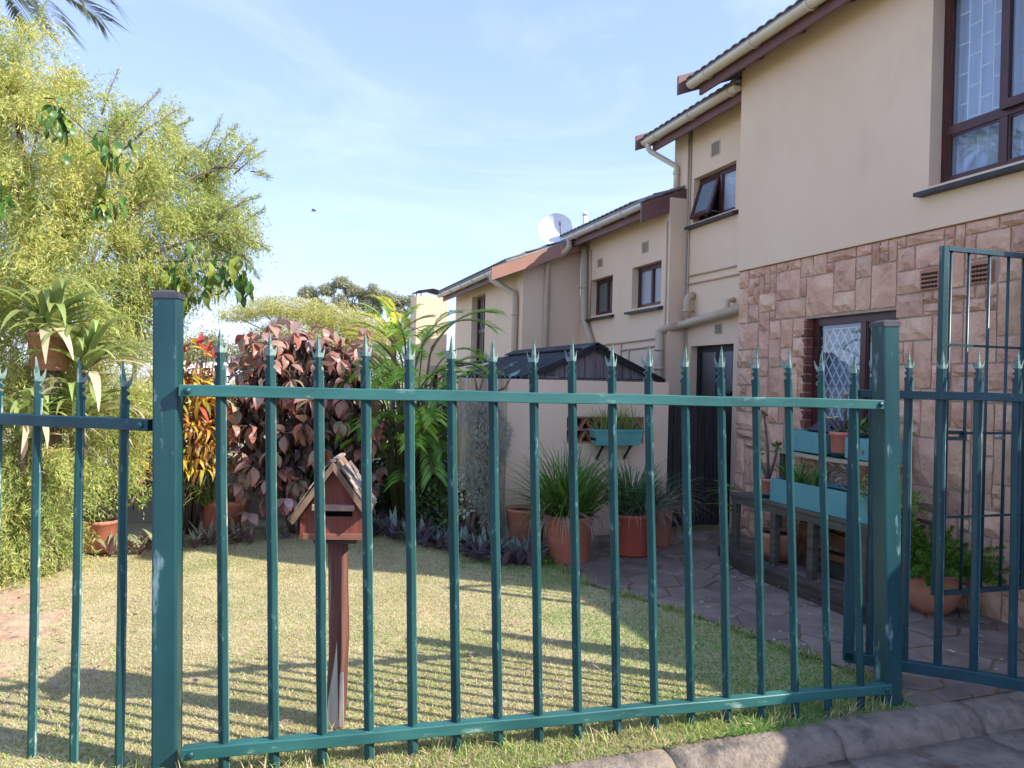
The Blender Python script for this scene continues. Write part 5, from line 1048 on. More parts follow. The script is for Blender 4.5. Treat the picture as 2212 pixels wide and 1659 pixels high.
# areca palm clump
def frond(base, az, el, L_, bend, nl=26, ll=0.30, lw=0.022, droop=0.5, vee=0.55, rnd=None):
    """rachis tube points and leaflet data"""
    rr = rnd or random; pts = []; p = Vector(base); N_ = 12; dirs = []
    for i in range(N_ + 1):
        e = el - bend * (i / N_) ** 1.4; d_ = Vector((math.cos(az) * math.cos(e), math.sin(az) * math.cos(e), math.sin(e))); pts.append(p.copy()); dirs.append(d_); p = p + d_ * (L_ / N_)
    Pb, Az, El, Ln, Wd = [], [], [], [], []
    Vs, Fs = [], []
    for s in (-1, 1):
        for k in range(nl):
            t = 0.22 + 0.78 * (k + 0.5 * (s > 0)) / nl; f = t * N_; i = min(int(f), N_ - 1); q = pts[i].lerp(pts[i + 1], f - i); d_ = dirs[i]
            side = d_.cross(Vector((0, 0, 1)))
            if side.length < 1e-3: side = Vector((1, 0, 0))
            side.normalize(); upv = side.cross(d_)
            fwd_ = 0.45 + 0.75 * t; dd = (side * s + d_ * fwd_ + upv * vee * (1 - 0.4 * t)).normalized()
            l_ = ll * (math.sin(PI * min(1, 0.18 + 0.82 * (1 - abs(t - 0.5) * 1.1))) ** 0.7) * rr.uniform(0.85, 1.1) * (1 - 0.35 * t)
            sd = dd.cross(upv).normalized(); b0 = q; m1 = q + dd * l_ * 0.5; tip = q + dd * l_ + Vector((0, 0, -droop * l_ * 0.5)); o = len(Vs)
            Vs += [b0, m1 + sd * lw / 2, m1 - sd * lw / 2, tip]; Fs.append((o, o + 1, o + 3, o + 2))
    return pts, np.array(Vs), np.array(Fs)
def palm(name, loc, label, cat, specs, mats, canes=None, lw=0.022, group=None, trunk=None, nlf=44):
    p = thing(name, loc, label, cat, group); rr = random.Random(31)
    for (b, az, el, L_, bend, mi_, ll) in specs:
        pts, V, F = frond(b, az, el, L_, bend, nlf, ll, lw, 0.5, 0.5, rr)
        o = npart('frond', (V, F, np.repeat(RNG.random(len(F)), 4)), mats[mi_], p)
        q = link('rachis', MB().tube(pts, [0.009 * (1 - 0.8 * i / 12) + 0.002 for i in range(13)], 5).mesh('rachis', m_cane, True), o)
    if canes:
        for a in canes: part('cane', MB().tube(a, [0.016, 0.012, 0.008], 6), m_cane, p, True)
    if trunk: part('trunk', MB().tube(trunk[0], trunk[1], 10), m_bark, p, True)
    return p
sp = []; rr = random.Random(4); cn = []
tips = [(1.45, 8.5, 1.62, 2.95, 0.85, 0.85, 0.9, 1), (1.48, 8.55, 1.72, 2.6, 1.0, 0.85, 1.1, 1), (1.75, 8.6, 2.05, 0.1, 0.75, 0.95, 1.4, 0), (1.85, 8.6, 1.98, -0.1, 1.0, 0.95, 1.3, 0), (1.80, 8.55, 1.55, -0.6, 0.6, 0.9, 1.6, 0), (1.55, 8.6, 2.0, 2.0, 1.2, 0.9, 1.2, 1),
        (1.5, 8.5, 1.45, -2.0, 0.7, 0.9, 1.7, 0), (1.95, 8.55, 1.35, -0.2, 0.55, 0.85, 1.6, 0), (1.55, 8.5, 1.3, -1.3, 0.8, 0.85, 1.8, 2), (1.75, 8.5, 1.15, -1.0, 0.5, 0.9, 1.5, 2), (1.45, 8.5, 1.1, -2.3, 0.6, 0.85, 1.6, 2), (1.65, 8.55, 0.95, -1.6, 0.6, 0.8, 1.5, 2), (1.9, 8.5, 1.0, -0.7, 0.55, 0.75, 1.4, 2), (1.4, 8.55, 0.8, -2.6, 0.7, 0.7, 1.5, 2), (1.75, 8.5, 0.7, -1.4, 0.6, 0.65, 1.3, 2), (1.6, 8.45, 0.55, -1.9, 0.5, 0.6, 1.2, 2), (1.2, 8.6, 1.3, 2.9, 0.7, 0.8, 1.5, 2), (1.7, 8.9, 1.6, 0.9, 1.2, 0.9, 1.0, 0), (1.5, 8.9, 1.5, 1.9, 1.1, 0.9, 1.2, 0), (1.95, 8.8, 1.45, 0.2, 0.8, 0.85, 1.6, 0), (1.50, 8.45, 1.70, 3.1, 1.05, 0.85, 1.5, 1), (1.50, 8.45, 1.8, 2.3, 1.2, 0.9, 1.3, 1), (1.65, 8.45, 1.85, 0.5, 1.15, 0.95, 1.2, 0), (1.80, 8.45, 1.9, 0.0, 1.1, 0.95, 1.3, 0), (1.6, 8.4, 1.35, -1.0, 1.0, 0.95, 1.5, 0), (1.35, 8.4, 1.25, 3.0, 0.9, 0.95, 1.6, 0), (1.75, 8.4, 1.2, -0.3, 0.8, 0.9, 1.7, 0), (1.5, 8.35, 1.0, -2.2, 0.8, 0.9, 1.6, 2), (1.8, 8.35, 0.9, -0.8, 0.8, 0.85, 1.6, 2), (1.3, 8.45, 1.0, 2.9, 0.8, 0.85, 1.6, 2), (1.6, 8.3, 0.75, -1.3, 0.8, 0.8, 1.6, 2), (1.95, 8.4, 1.15, 0.0, 0.9, 0.9, 1.5, 2)]
for i in range(40):
    a = rr.uniform(-3.4, 0.4); tips.append((1.6 + 0.28 * math.cos(a), 8.5 + 0.2 * math.sin(a), rr.uniform(0.6, 1.75), a, rr.uniform(0.5, 1.25), rr.uniform(0.75, 1.0), rr.uniform(1.2, 1.9), 0 if rr.random() < 0.6 else 2))
for (x, y, z, az, el, L_, bend, mi_) in tips: sp.append(((x, y, z), az, el, L_, bend, mi_, 0.36)); cn.append([(1.65 + (x - 1.65) * 0.3, 8.75, 0), (1.65 + (x - 1.65) * 0.6, 8.7, z * 0.55), (x, y, z)])
palm('areca_palm', (1.68, 8.75, 0), 'clump of areca palm with bright yellow-green fronds left of the mossy wall', 'palm', sp, [m_palm, m_palmy, m_palmd], cn, 0.018)
# dark filler behind the palm
def bush(name, loc, label, cat, blobs, n, L_, W_, mat, group=None, stems=True, kind=None):
    b = thing(name, loc, label, cat, group); V = []
    for (x, y, z, r1, r2, r3) in blobs:
        k = max(20, int(n * (r1 * r3) / sum(q[3] * q[5] for q in blobs))); d_ = rdirs(k); s = RNG.uniform(0.55, 1.0, k)[:, None] ** 0.6; V.append(np.array([x, y, z]) + d_ * s * np.array([r1, r2, r3]))
    P = np.concatenate(V); P = P[P[:, 2] > 0.01]; k = len(P)
    npart('foliage', cloud(P, rdirs(k) + np.array([0, 0, -0.2]), RNG.uniform(0.7, 1.2, k) * L_, RNG.uniform(0.7, 1.2, k) * W_), mat, b, kind='stuff')
    if stems:
        mb = MB()
        for (x, y, z, r1, r2, r3) in blobs[:8]: mb.tube([(loc[0], loc[1], 0), ((x + loc[0]) / 2, (y + loc[1]) / 2, z * 0.5), (x, y, z)], [0.03, 0.02, 0.01], 6)
        part('stems', mb, m_bark, b, True)
    return b
bush('dark_shrub', (1.5, 9.05, 0), 'dense dark green shrub behind the palm clump', 'shrub', [(1.25, 9.0, 0.6, 0.45, 0.2, 0.6), (1.75, 9.05, 0.75, 0.45, 0.2, 0.7), (2.15, 8.9, 0.6, 0.35, 0.25, 0.6)], 2600, 0.10, 0.045, m_bush)
bush('leafy_herb', (1.90, 8.05, 0.2), 'small bright leafy plant in the dark green pot', 'plant', [(1.90, 8.03, 0.36, 0.14, 0.12, 0.16)], 320, 0.055, 0.028, m_weed)
bush('variegated_shrub', (1.98, 7.25, 0), 'slender cream-variegated shrub beside the mossy stump', 'shrub', [(1.95, 7.15, 0.72, 0.13, 0.10, 0.14), (2.03, 7.12, 0.58, 0.12, 0.1, 0.16), (1.93, 7.2, 0.5, 0.12, 0.1, 0.2)], 420, 0.05, 0.03, m_varieg)
bush('low_bush', (2.0, 7.5, 0), 'dark low bush in the shade behind the variegated shrub', 'bush', [(1.95, 7.35, 0.3, 0.22, 0.12, 0.28), (1.7, 7.7, 0.35, 0.2, 0.2, 0.3)], 900, 0.07, 0.035, m_bush)
# mossy stump: small bare tree draped with grey beard moss
ms_ = thing('mossy_tree', (2.08, 7.12, 0), 'small bare tree draped in grey hanging moss at the screen wall end', 'tree')
mb = MB(); mb.tube([(2.13, 7.1, 0), (2.12, 7.12, 0.5), (2.06, 7.13, 1.0), (2.05, 7.14, 1.42)], [0.075, 0.065, 0.06, 0.045], 9)
for q in ([(2.05, 7.14, 1.38), (1.98, 7.1, 1.55), (1.94, 7.1, 1.74)], [(2.05, 7.14, 1.40), (2.13, 7.1, 1.58), (2.20, 7.08, 1.72)], [(2.05, 7.14, 1.35), (2.0, 7.1, 1.50), (2.04, 7.08, 1.66), (2.01, 7.07, 1.78)], [(2.1, 7.12, 1.5), (2.26, 7.1, 1.56), (2.33, 7.1, 1.68)]): mb.tube(q, [0.018, 0.012, 0.006, 0.004][:len(q)], 6)
part('trunk', mb, m_bark, ms_, True)
n = 9500; t = RNG.random(n); z = 0.08 + 1.38 * t; ang = RNG.uniform(0, 2 * PI, n); cx_ = np.interp(z, [0, 0.5, 1.0, 1.45], [2.14, 2.13, 2.06, 2.05]); rad = np.interp(z, [0, 0.45, 0.8, 1.2, 1.45], [0.10, 0.12, 0.20, 0.24, 0.16]) * RNG.uniform(0.35, 1.0, n) ** 0.5
P = np.stack([cx_ + rad * np.cos(ang) + 0.05 * np.sin(z * 7), 7.1 + 0.6 * rad * np.sin(ang), z], 1); D = rdirs(n) * 0.75 + np.array([0, -0.1, -0.8])
npart('hanging_moss', cloud(P, D, RNG.uniform(0.03, 0.10, n), RNG.uniform(0.004, 0.008, n)), m_moss, ms_, kind='stuff')
# oyster plants along the bed edge
def rosette_meshes(mat): return [strapmesh('leaf', mat, 1.0, 0.19, R(e), R(b), 5, 0.35) for e, b in ((75, 30), (60, 40), (45, 45), (68, 55))]
OYM = rosette_meshes(m_oyst); OYG = rosette_meshes(m_oystg); rr = random.Random(77)
def rosette(loc, me, size, label, group, k=13):
    t_ = thing('oyster_plant', loc, label, 'plant', group)
    for i in range(k):
        s = size * rr.uniform(0.75, 1.15); link('leaf', rr.choice(me), t_, (0, 0, -0.01), (rr.uniform(-.25, .1), 0, 2 * PI * i / k * 1.618 * 2 + rr.uniform(-.3, .3)), (s, s, s))
    return t_
oy = [(1.12, 8.12), (1.30, 7.93), (1.44, 7.72), (1.58, 7.74), (1.56, 7.48), (1.70, 7.50), (1.70, 7.25), (1.86, 7.24), (1.83, 7.02), (1.94, 6.97), (1.93, 6.78), (2.08, 6.74), (2.05, 6.56), (2.16, 6.52), (1.05, 8.20), (1.22, 8.02), (1.34, 7.80), (1.52, 7.88), (1.46, 7.58), (1.64, 7.62), (1.60, 7.36), (1.78, 7.38), (1.73, 7.12), (1.92, 7.10), (1.84, 6.90), (2.02, 6.84), (1.96, 6.66), (2.13, 6.62), (2.08, 6.47), (2.25, 6.62), (2.22, 6.45), (2.36, 6.55), (2.34, 6.42), (1.15, 7.95)]
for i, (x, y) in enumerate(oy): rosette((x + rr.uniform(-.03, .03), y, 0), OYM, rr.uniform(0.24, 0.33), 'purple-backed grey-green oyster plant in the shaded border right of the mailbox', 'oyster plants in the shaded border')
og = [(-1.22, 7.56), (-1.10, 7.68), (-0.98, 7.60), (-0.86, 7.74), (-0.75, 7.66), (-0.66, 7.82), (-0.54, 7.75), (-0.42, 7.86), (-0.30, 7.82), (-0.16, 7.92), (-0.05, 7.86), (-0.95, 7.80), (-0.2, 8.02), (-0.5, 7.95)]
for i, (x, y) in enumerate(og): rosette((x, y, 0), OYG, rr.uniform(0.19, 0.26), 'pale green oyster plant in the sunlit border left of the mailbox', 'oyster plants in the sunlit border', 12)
dk = [(0.12, 7.95), (0.28, 8.0), (0.62, 7.9), (0.8, 7.98)]
for (x, y) in dk: rosette((x, y, 0), OYM, 0.17, 'small dark oyster plant at the foot of the copper-leaved bush', 'oyster plants under the copper-leaved bush', 10)
# grassy clumps in pots and on the ground
def tuft(loc, label, cat, data, mat, extra=None, name='grass_clump', group=None):
    t_ = thing(name, loc, label, cat, group); npart('blades', join(data), mat, t_, kind='stuff')
    if extra: npart('dead_blades', join(extra), m_drystem, t_, kind='stuff')
    return t_
def blades(c, n, r, L0, L1, W0, W1, el0, el1, b0, b1, segs=6, az0=0, az1=2 * PI):
    a = RNG.uniform(az0, az1, n); rad = r * np.sqrt(RNG.random(n)); P = np.stack([c[0] + rad * np.cos(a), c[1] + rad * np.sin(a), np.full(n, c[2])], 1)
    return ribbons(P, a + RNG.normal(0, 0.5, n), RNG.uniform(el0, el1, n), RNG.uniform(L0, L1, n), RNG.uniform(W0, W1, n), RNG.uniform(b0, b1, n), segs, 0.12, 0.15)
tuft((2.715, 6.5, 0.40), 'arching green blades overflowing the largest terracotta pot', 'plant', [blades((2.715, 6.5, 0.39), 420, 0.17, 0.45, 0.86, 0.012, 0.024, 0.62, 1.5, 0.5, 1.7), blades((2.70, 6.45, 0.39), 34, 0.15, 0.45, 0.62, 0.014, 0.026, 0.4, 0.8, 0.5, 1.2, 6, 2.4, 4.2)], m_grassy, [blades((2.60, 6.38, 0.40), 60, 0.13, 0.25, 0.45, 0.006, 0.012, 0.2, 0.9, 2.0, 3.0, 7, 2.6, 5.6), blades((2.80, 6.4, 0.40), 24, 0.12, 0.25, 0.42, 0.006, 0.011, 0.2, 0.9, 2.0, 3.0, 7, 4.4, 6.6)])
tuft((3.403, 6.62, 0.37), 'blue-green blades of the plant in the red saucered pot', 'plant', [blades((3.403, 6.62, 0.37), 300, 0.14, 0.42, 0.78, 0.009, 0.017, 0.65, 1.5, 0.4, 1.5), blades((3.48, 6.6, 0.38), 55, 0.1, 0.5, 0.8, 0.008, 0.014, 0.5, 1.1, 1.2, 2.2, 7, -1.2, 0.7)], m_grassd, [blades((3.43, 6.58, 0.37), 40, 0.12, 0.3, 0.5, 0.006, 0.011, 0.4, 1.2, 1.8, 2.8, 7, 3.6, 6.6)])
tuft((3.90, 6.98, 0.34), 'dead grey stems hanging from the clay pot by the plank gate', 'plant', [blades((3.90, 6.95, 0.35), 80, 0.11, 0.25, 0.5, 0.006, 0.012, 0.2, 1.0, 2.0, 3.0, 7), blades((3.9, 6.95, 0.35), 60, 0.1, 0.35, 0.6, 0.006, 0.01, 0.6, 1.3, 0.8, 2.2, 7)], m_drystem)
tuft((3.59, 7.36, 1.09), 'thin dry-green grass growing in the aqua wall trough', 'plant', [blades((3.59 + dx, 7.36, 1.10), 42, 0.06, 0.18, 0.42, 0.006, 0.011, 0.9, 1.55, 0.2, 1.1) for dx in (-0.2, -0.1, 0, 0.1, 0.2)], m_agap, [blades((3.59 + dx, 7.33, 1.11), 16, 0.05, 0.12, 0.3, 0.004, 0.008, 0.3, 1.3, 1.0, 2.2) for dx in (-0.22, -0.1, 0.08, 0.2)])
tuft((-0.36, 8.36, 0.32), 'light green arching blades in the wide terracotta pot', 'plant', [blades((-0.40, 8.36, 0.31), 120, 0.16, 0.35, 0.62, 0.014, 0.022, 0.6, 1.45, 0.9, 2.2, 7)], m_agap)
bush('potted_shrublet', (-1.33, 7.76, 0.25), 'small yellow-green plant in the sunlit terracotta pot', 'plant', [(-1.33, 7.74, 0.42, 0.20, 0.15, 0.18), (-1.2, 7.74, 0.55, 0.12, 0.1, 0.14), (-1.05, 7.75, 0.50, 0.14, 0.1, 0.12)], 520, 0.06, 0.03, m_agap)
for i, (x, y, s) in enumerate([(-1.72, 7.3, 1), (-1.52, 7.42, 0.8), (2.47, 6.36, 0.5), (2.50, 6.44, 0.45), (4.0, 5.9, 0.35), (4.0, 5.5, 0.3)]):
    bush('low_weed', (x, y, 0), ['broad-leaved weed at the foot of the feathery tree', 'broad-leaved weed beside the sunlit terracotta pot', 'green weed at the lawn corner by the largest pot', 'green weed against the base of the largest pot', 'tiny weed in the paving beside the timber sleeper', 'tiny weed in a paving joint before the plant stand'][i], 'weed', [(x, y, 0.05 * s, 0.14 * s, 0.12 * s, 0.10 * s)], int(120 * s), 0.07 * s, 0.04 * s, m_weed, None, False)
# foxtail fern
ff = thing('foxtail_fern', (4.74, 4.40, 0.27), 'foxtail fern with plumed green spikes in the round clay pot', 'fern'); rr = random.Random(9)
for i in range(40):
    az = rr.uniform(0, 6.28); el = rr.uniform(0.25, 1.35); L_ = rr.uniform(0.36, 0.62); N_ = 70; ts = np.linspace(0.1, 1, N_); e = el - 0.5 * ts
    P = np.stack([4.74 + L_ * ts * np.cos(az) * np.cos(el - 0.25 * ts), 4.40 + L_ * ts * np.sin(az) * np.cos(el - 0.25 * ts), 0.28 + L_ * ts * np.sin(el - 0.25 * ts)], 1)
    P = np.repeat(P, 5, 0); npart('plume', cloud(P, rdirs(len(P)) + 0.7 * np.array([math.cos(az) * math.cos(el), math.sin(az) * math.cos(el), math.sin(el)]), 0.046 * np.repeat(np.sin(PI * (0.12 + 0.8 * ts)) ** 0.5, 5), 0.008), m_foxt, ff)
# plants on the stand
tuft((4.66, 5.7, 0.78), 'fern-like green fronds in the long aqua planter', 'plant', [blades((4.62, y_, 0.77), 14, 0.04, 0.14, 0.24, 0.03, 0.045, 0.9, 1.5, 0.2, 0.9) for y_ in (5.86, 5.72, 5.55)], m_weed, None, 'planter_fern')
sc_ = thing('silver_succulent', (4.63, 5.22, 0.79), 'silver spiky succulent standing in the long aqua planter', 'succulent'); rr = random.Random(2)
SM = leafmesh('leaf', m_succ, 1.0, 0.26, 4, 0.3, 0.1)
for k in range(58):
    z = rr.uniform(0.02, 0.20); a = rr.uniform(0, 6.28); s = rr.uniform(0.055, 0.085); link('leaf', SM, sc_, (0.02 * math.cos(a) + rr.uniform(-.03, .03), 0.02 * math.sin(a) + rr.uniform(-.06, .06), z), aim((math.cos(a), math.sin(a), rr.uniform(-0.5, 0.9))), (s, s, s))
bush('planter_mix', (4.65, 4.92, 0.78), 'yellowing trailing plant at the near end of the long planter', 'plant', [(4.64, 4.93, 0.86, 0.12, 0.16, 0.10), (4.6, 4.72, 0.80, 0.16, 0.16, 0.14), (4.60, 4.55, 0.72, 0.14, 0.12, 0.2)], 620, 0.07, 0.022, m_agap)
ag = thing('thorny_plant', (4.86, 5.46, 1.22), 'thorny grey stems with pale yellow flowers in the shelf pot', 'plant')
for q in ([(0, 0, 0), (-0.01, 0.0, 0.10), (-0.01, -0.02, 0.24), (-0.01, -0.02, 0.36)], [(0, 0, 0), (-0.03, -0.07, 0.05), (-0.04, -0.15, 0.12)], [(0, 0, 0), (-0.03, 0.06, 0.06), (-0.04, 0.14, 0.14)], [(0, 0, 0), (-0.04, 0.01, 0.07), (-0.05, 0.05, 0.15)], [(0, 0, 0), (0, 0.14, 0.10), (0, 0.30, 0.17)]):
    s_ = part('stem', MB().tube(q, 0.012, 6), m_euph, ag, True, W=False); e = Vector(q[-1])
    part('flower', MB().lathe([(0.0, 0), (0.012, 0.004), (0.03, 0.016), (0.026, 0.02), (0.0, 0.012)], 8, e), m_flow, s_, W=False)
npart('leaves', cloud(np.array([4.86, 5.46, 1.24]) + RNG.normal(0, 1, (60, 3)) * np.array([0.03, 0.2, 0.05]) + np.array([0, -0.25, 0.05]), rdirs(60) + np.array([0, 0, 0.5]), 0.09, 0.03), m_weed, ag, kind='stuff')
rt_ = thing('crown_of_thorns', (4.63, 6.19, 0.74), 'tall thorny stems with one red flower in the small saucered pot', 'plant')
for i, q in enumerate(([(0, 0, 0), (0.0, 0.02, 0.30), (-0.02, 0.06, 0.62)], [(0, 0, 0), (0.02, -0.05, 0.18), (0.02, -0.10, 0.34)], [(0, 0, 0), (-0.02, 0.08, 0.14), (-0.02, 0.13, 0.26)])):
    part('stem', MB().tube(q, [0.016, 0.013, 0.009], 6), m_euph, rt_, True, W=False); e = np.array(q[-1]) + np.array([4.63, 6.19, 0.74])
    npart('leaves', cloud(np.tile(e, (14, 1)) + RNG.normal(0, 0.008, (14, 3)), rdirs(14) + np.array([0, 0, 0.6]), 0.065, 0.024), m_weed, rt_)
part('flower', MB().lathe([(0, 0), (0.02, 0.004), (0.034, 0.014), (0.0, 0.018)], 9, (0.02, -0.105, 0.36)), m_redfl, rt_, W=False)
tuft((4.45, 6.6, 0.55), 'thick green fingers of a trailing plant at the stand corner', 'plant', [blades((4.60, 6.62, z_), 8, 0.05, 0.22, 0.36, 0.03, 0.04, -0.1, 0.5, 0.2, 0.8, 6, 2.3, 3.8) for z_ in (0.6, 0.42)], m_weed, None, 'trailing_plant')

# ---- strap-leaved plants under the feathery tree
def strap_plant(loc, n, Lr, label, seed, dry=8, eyes=None):
    t_ = thing('strap_leaf_plant', loc, label, 'plant'); rr = random.Random(seed)
    G_ = [strapmesh('leaf', m_strap, 1.0, 0.098, R(e), R(b), 9, 0.22) for e, b in ((70, 120), (55, 100), (80, 150), (40, 90), (62, 135))]
    D_ = [strapmesh('dry_leaf', m_strapdry, 1.0, 0.11, R(e), R(b), 9, 0.1) for e, b in ((35, 110), (15, 80), (50, 140))]
    for i in range(n):
        s = rr.uniform(*Lr); link('leaf', rr.choice(G_), t_, (rr.uniform(-.04, .04), rr.uniform(-.04, .04), 0), (rr.uniform(-.15, .15), rr.uniform(-.15, .15), rr.uniform(0, 6.28)), (s * rr.uniform(0.85, 1.15), s, s))
    for i in range(dry):
        s = rr.uniform(*Lr) * 0.95; link('dry_leaf', rr.choice(D_), t_, (0, 0, -0.02), (rr.uniform(-.15, .15), rr.uniform(-.2, .2), R(rr.choice([-150, -120, -90, -60, -30, 200, -75]) + rr.uniform(-15, 15))), (s, s, s))
    part('stalk', MB().tube([(loc[0], loc[1], loc[2] - 0.3 if loc[2] > 0.3 else 0), loc], 0.03, 7), m_bark, t_, True); return t_
strap_plant((-1.60, 6.95, 1.92), 40, (0.6, 0.95), 'strap-leaved plant arching out of the raised clay pot', 5, 5)
strap_plant((-1.34, 6.95, 1.62), 38, (0.6, 0.92), 'strap-leaved plant with cream withered leaves nearest the left post', 6, 7)
strap_plant((-1.70, 6.75, 1.12), 36, (0.55, 0.85), 'strap-leaved plant low at the left edge with cream bracts', 7, 7)
strap_plant((-1.34, 6.95, 1.22), 34, (0.5, 0.8), 'lower strap-leaved plant under the one nearest the left post', 8, 5)
# ---- feathery tree on the left
ft = thing('feathery_tree', (-1.85, 7.75, 0), 'tall yellow-green tree with drooping needle-like leaves at the left edge', 'tree')
BL = [(-2.23,8.10,4.44,0.46),(-2.05,8.04,3.72,0.59),(-1.68,7.92,3.23,0.51),(-2.07,7.63,2.88,0.60),(-1.54,7.67,2.61,0.53),(-1.76,7.42,2.09,0.51),(-1.95,7.27,1.77,0.49),(-1.58,8.31,4.04,0.36),(-1.23,8.40,3.79,0.41),(-1.05,8.14,3.21,0.45),(-0.80,8.47,3.44,0.38),(-0.60,8.62,3.80,0.25),(-0.38,8.55,4.02,0.19),(-0.24,8.50,3.90,0.15),(-0.64,8.21,2.89,0.41),(-0.35,8.33,3.17,0.28),(-0.25,8.29,2.87,0.19),(-1.12,8.16,2.54,0.40),(-0.87,8.07,2.45,0.24),(-1.30,7.79,2.23,0.34),(-1.87,7.14,1.24,0.34),(-1.66,7.26,1.39,0.24),(-1.79,7.01,0.70,0.35),(-1.60,7.16,0.86,0.30),(-1.82,7.02,0.18,0.22),(-1.27,7.58,1.23,0.27),(-1.16,7.75,1.64,0.28),(-1.25,7.62,0.92,0.24),(-1.05,7.61,1.02,0.19),(-1.70,6.84,0.40,0.28),(-1.55,6.92,0.28,0.20),(-1.62,6.85,0.85,0.22),(-1.37,8.45,4.22,0.16),(-1.07,8.46,4.12,0.20),(-2.7,8.3,4.2,0.6),(-2.8,7.9,3.2,0.7),(-2.6,7.4,2.2,0.6),(-2.4,7.1,1.2,0.5),(-2.3,7.0,0.4,0.4)]
bl = np.array(BL); prob = bl[:, 3] ** 2; prob /= prob.sum()
def sprigs(ns, nl, Ls, edge=0.5, sel=None):
    nc = 900; bi = RNG.choice(len(bl), nc, p=prob); B = bl[bi]; dc = rdirs(nc); k = RNG.uniform(0.35, 1.04, nc) ** edge
    C_ = B[:, :3] + dc * (B[:, 3] * k)[:, None]; ci = RNG.integers(0, nc, ns); d_ = nrm(dc[ci] + 0.35 * rdirs(ns)); P0 = C_[ci] + RNG.normal(0, 0.055, (ns, 3)) * np.array([1, 1, 1.1]); P0[:, 2] = np.maximum(P0[:, 2], 0.12)
    ax = nrm(d_ * 0.8 + RNG.normal(0, 0.35, (ns, 3)) + np.array([0.12, -0.1, 0.05])); ts = np.linspace(0, 1, nl); A = []
    for t in ts:
        e = ax * (1 - 0.2 * t) + np.array([0, 0, -1.0]) * (0.95 * t); A.append(P0 + e * (Ls * t)[:, None])
    P = np.stack(A, 1).reshape(-1, 3); D = np.repeat(ax, nl, 0) * 0.55 + RNG.normal(0, 0.55, (ns * nl, 3)) + np.array([0, 0, -0.55])
    return P, D
ns, nl = 21000, 12; P, D = sprigs(ns, nl, RNG.uniform(0.10, 0.24, ns), 0.45); k = len(P)
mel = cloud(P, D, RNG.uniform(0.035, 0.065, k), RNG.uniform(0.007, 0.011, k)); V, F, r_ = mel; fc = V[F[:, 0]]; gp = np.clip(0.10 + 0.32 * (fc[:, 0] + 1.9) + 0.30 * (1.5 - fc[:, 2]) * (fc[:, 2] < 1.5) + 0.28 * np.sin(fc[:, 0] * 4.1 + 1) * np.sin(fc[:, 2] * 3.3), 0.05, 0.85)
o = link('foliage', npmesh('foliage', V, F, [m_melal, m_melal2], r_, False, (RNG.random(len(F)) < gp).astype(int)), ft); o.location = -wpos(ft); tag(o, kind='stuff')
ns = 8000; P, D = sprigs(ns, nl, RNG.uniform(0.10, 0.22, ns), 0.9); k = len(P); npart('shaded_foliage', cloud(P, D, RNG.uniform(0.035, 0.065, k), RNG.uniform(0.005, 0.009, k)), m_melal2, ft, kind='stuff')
mb = MB(); mb.tube([(-1.9, 7.8, 0), (-1.92, 7.82, 0.8), (-1.86, 7.85, 1.6), (-1.95, 7.95, 2.6), (-2.1, 8.05, 3.6), (-2.2, 8.1, 4.5)], [0.10, 0.085, 0.07, 0.05, 0.03, 0.012], 10); part('trunk', mb, m_bark, ft, True)
LB = [[(-1.88, 7.85, 1.5), (-1.55, 8.0, 2.3), (-1.1, 8.25, 3.2), (-0.62, 8.5, 3.60), (-0.35, 8.52, 3.72), (-0.14, 8.5, 3.98)], [(-0.62, 8.5, 3.60), (-0.45, 8.5, 3.70), (-0.22, 8.48, 3.70)], [(-1.55, 8.0, 2.3), (-1.0, 8.1, 2.72), (-0.55, 8.2, 2.95), (-0.25, 8.3, 3.02), (-0.10, 8.3, 2.95)], [(-0.55, 8.2, 2.95), (-0.35, 8.28, 3.22), (-0.12, 8.34, 3.40)], [(-1.9, 7.9, 2.4), (-1.6, 8.2, 3.4), (-1.25, 8.42, 4.05), (-0.98, 8.5, 4.38)], [(-1.6, 8.2, 3.4), (-1.1, 8.4, 3.95), (-0.85, 8.46, 4.18)], [(-1.88, 7.8, 1.2), (-1.6, 7.5, 1.9), (-1.45, 7.45, 2.4)], [(-1.9, 7.8, 1.0), (-2.1, 7.4, 1.6), (-2.1, 7.2, 2.2)], [(-2.05, 8.0, 3.3), (-1.9, 8.0, 4.1), (-1.75, 8.1, 4.45)], [(-1.9, 7.8, 0.7), (-1.6, 7.5, 1.1), (-1.35, 7.5, 1.3)]]
LB = [[(x, y - (0.0 if i == 0 else 0.26), z) for i, (x, y, z) in enumerate(b)] if j < 6 else b for j, b in enumerate(LB)]
for b in LB: part('limb', MB().tube(b, [0.034, 0.024, 0.016, 0.011, 0.008, 0.004][-len(b):] if len(b) > 3 else [0.016, 0.010, 0.004], 7), m_bark, ft, True)
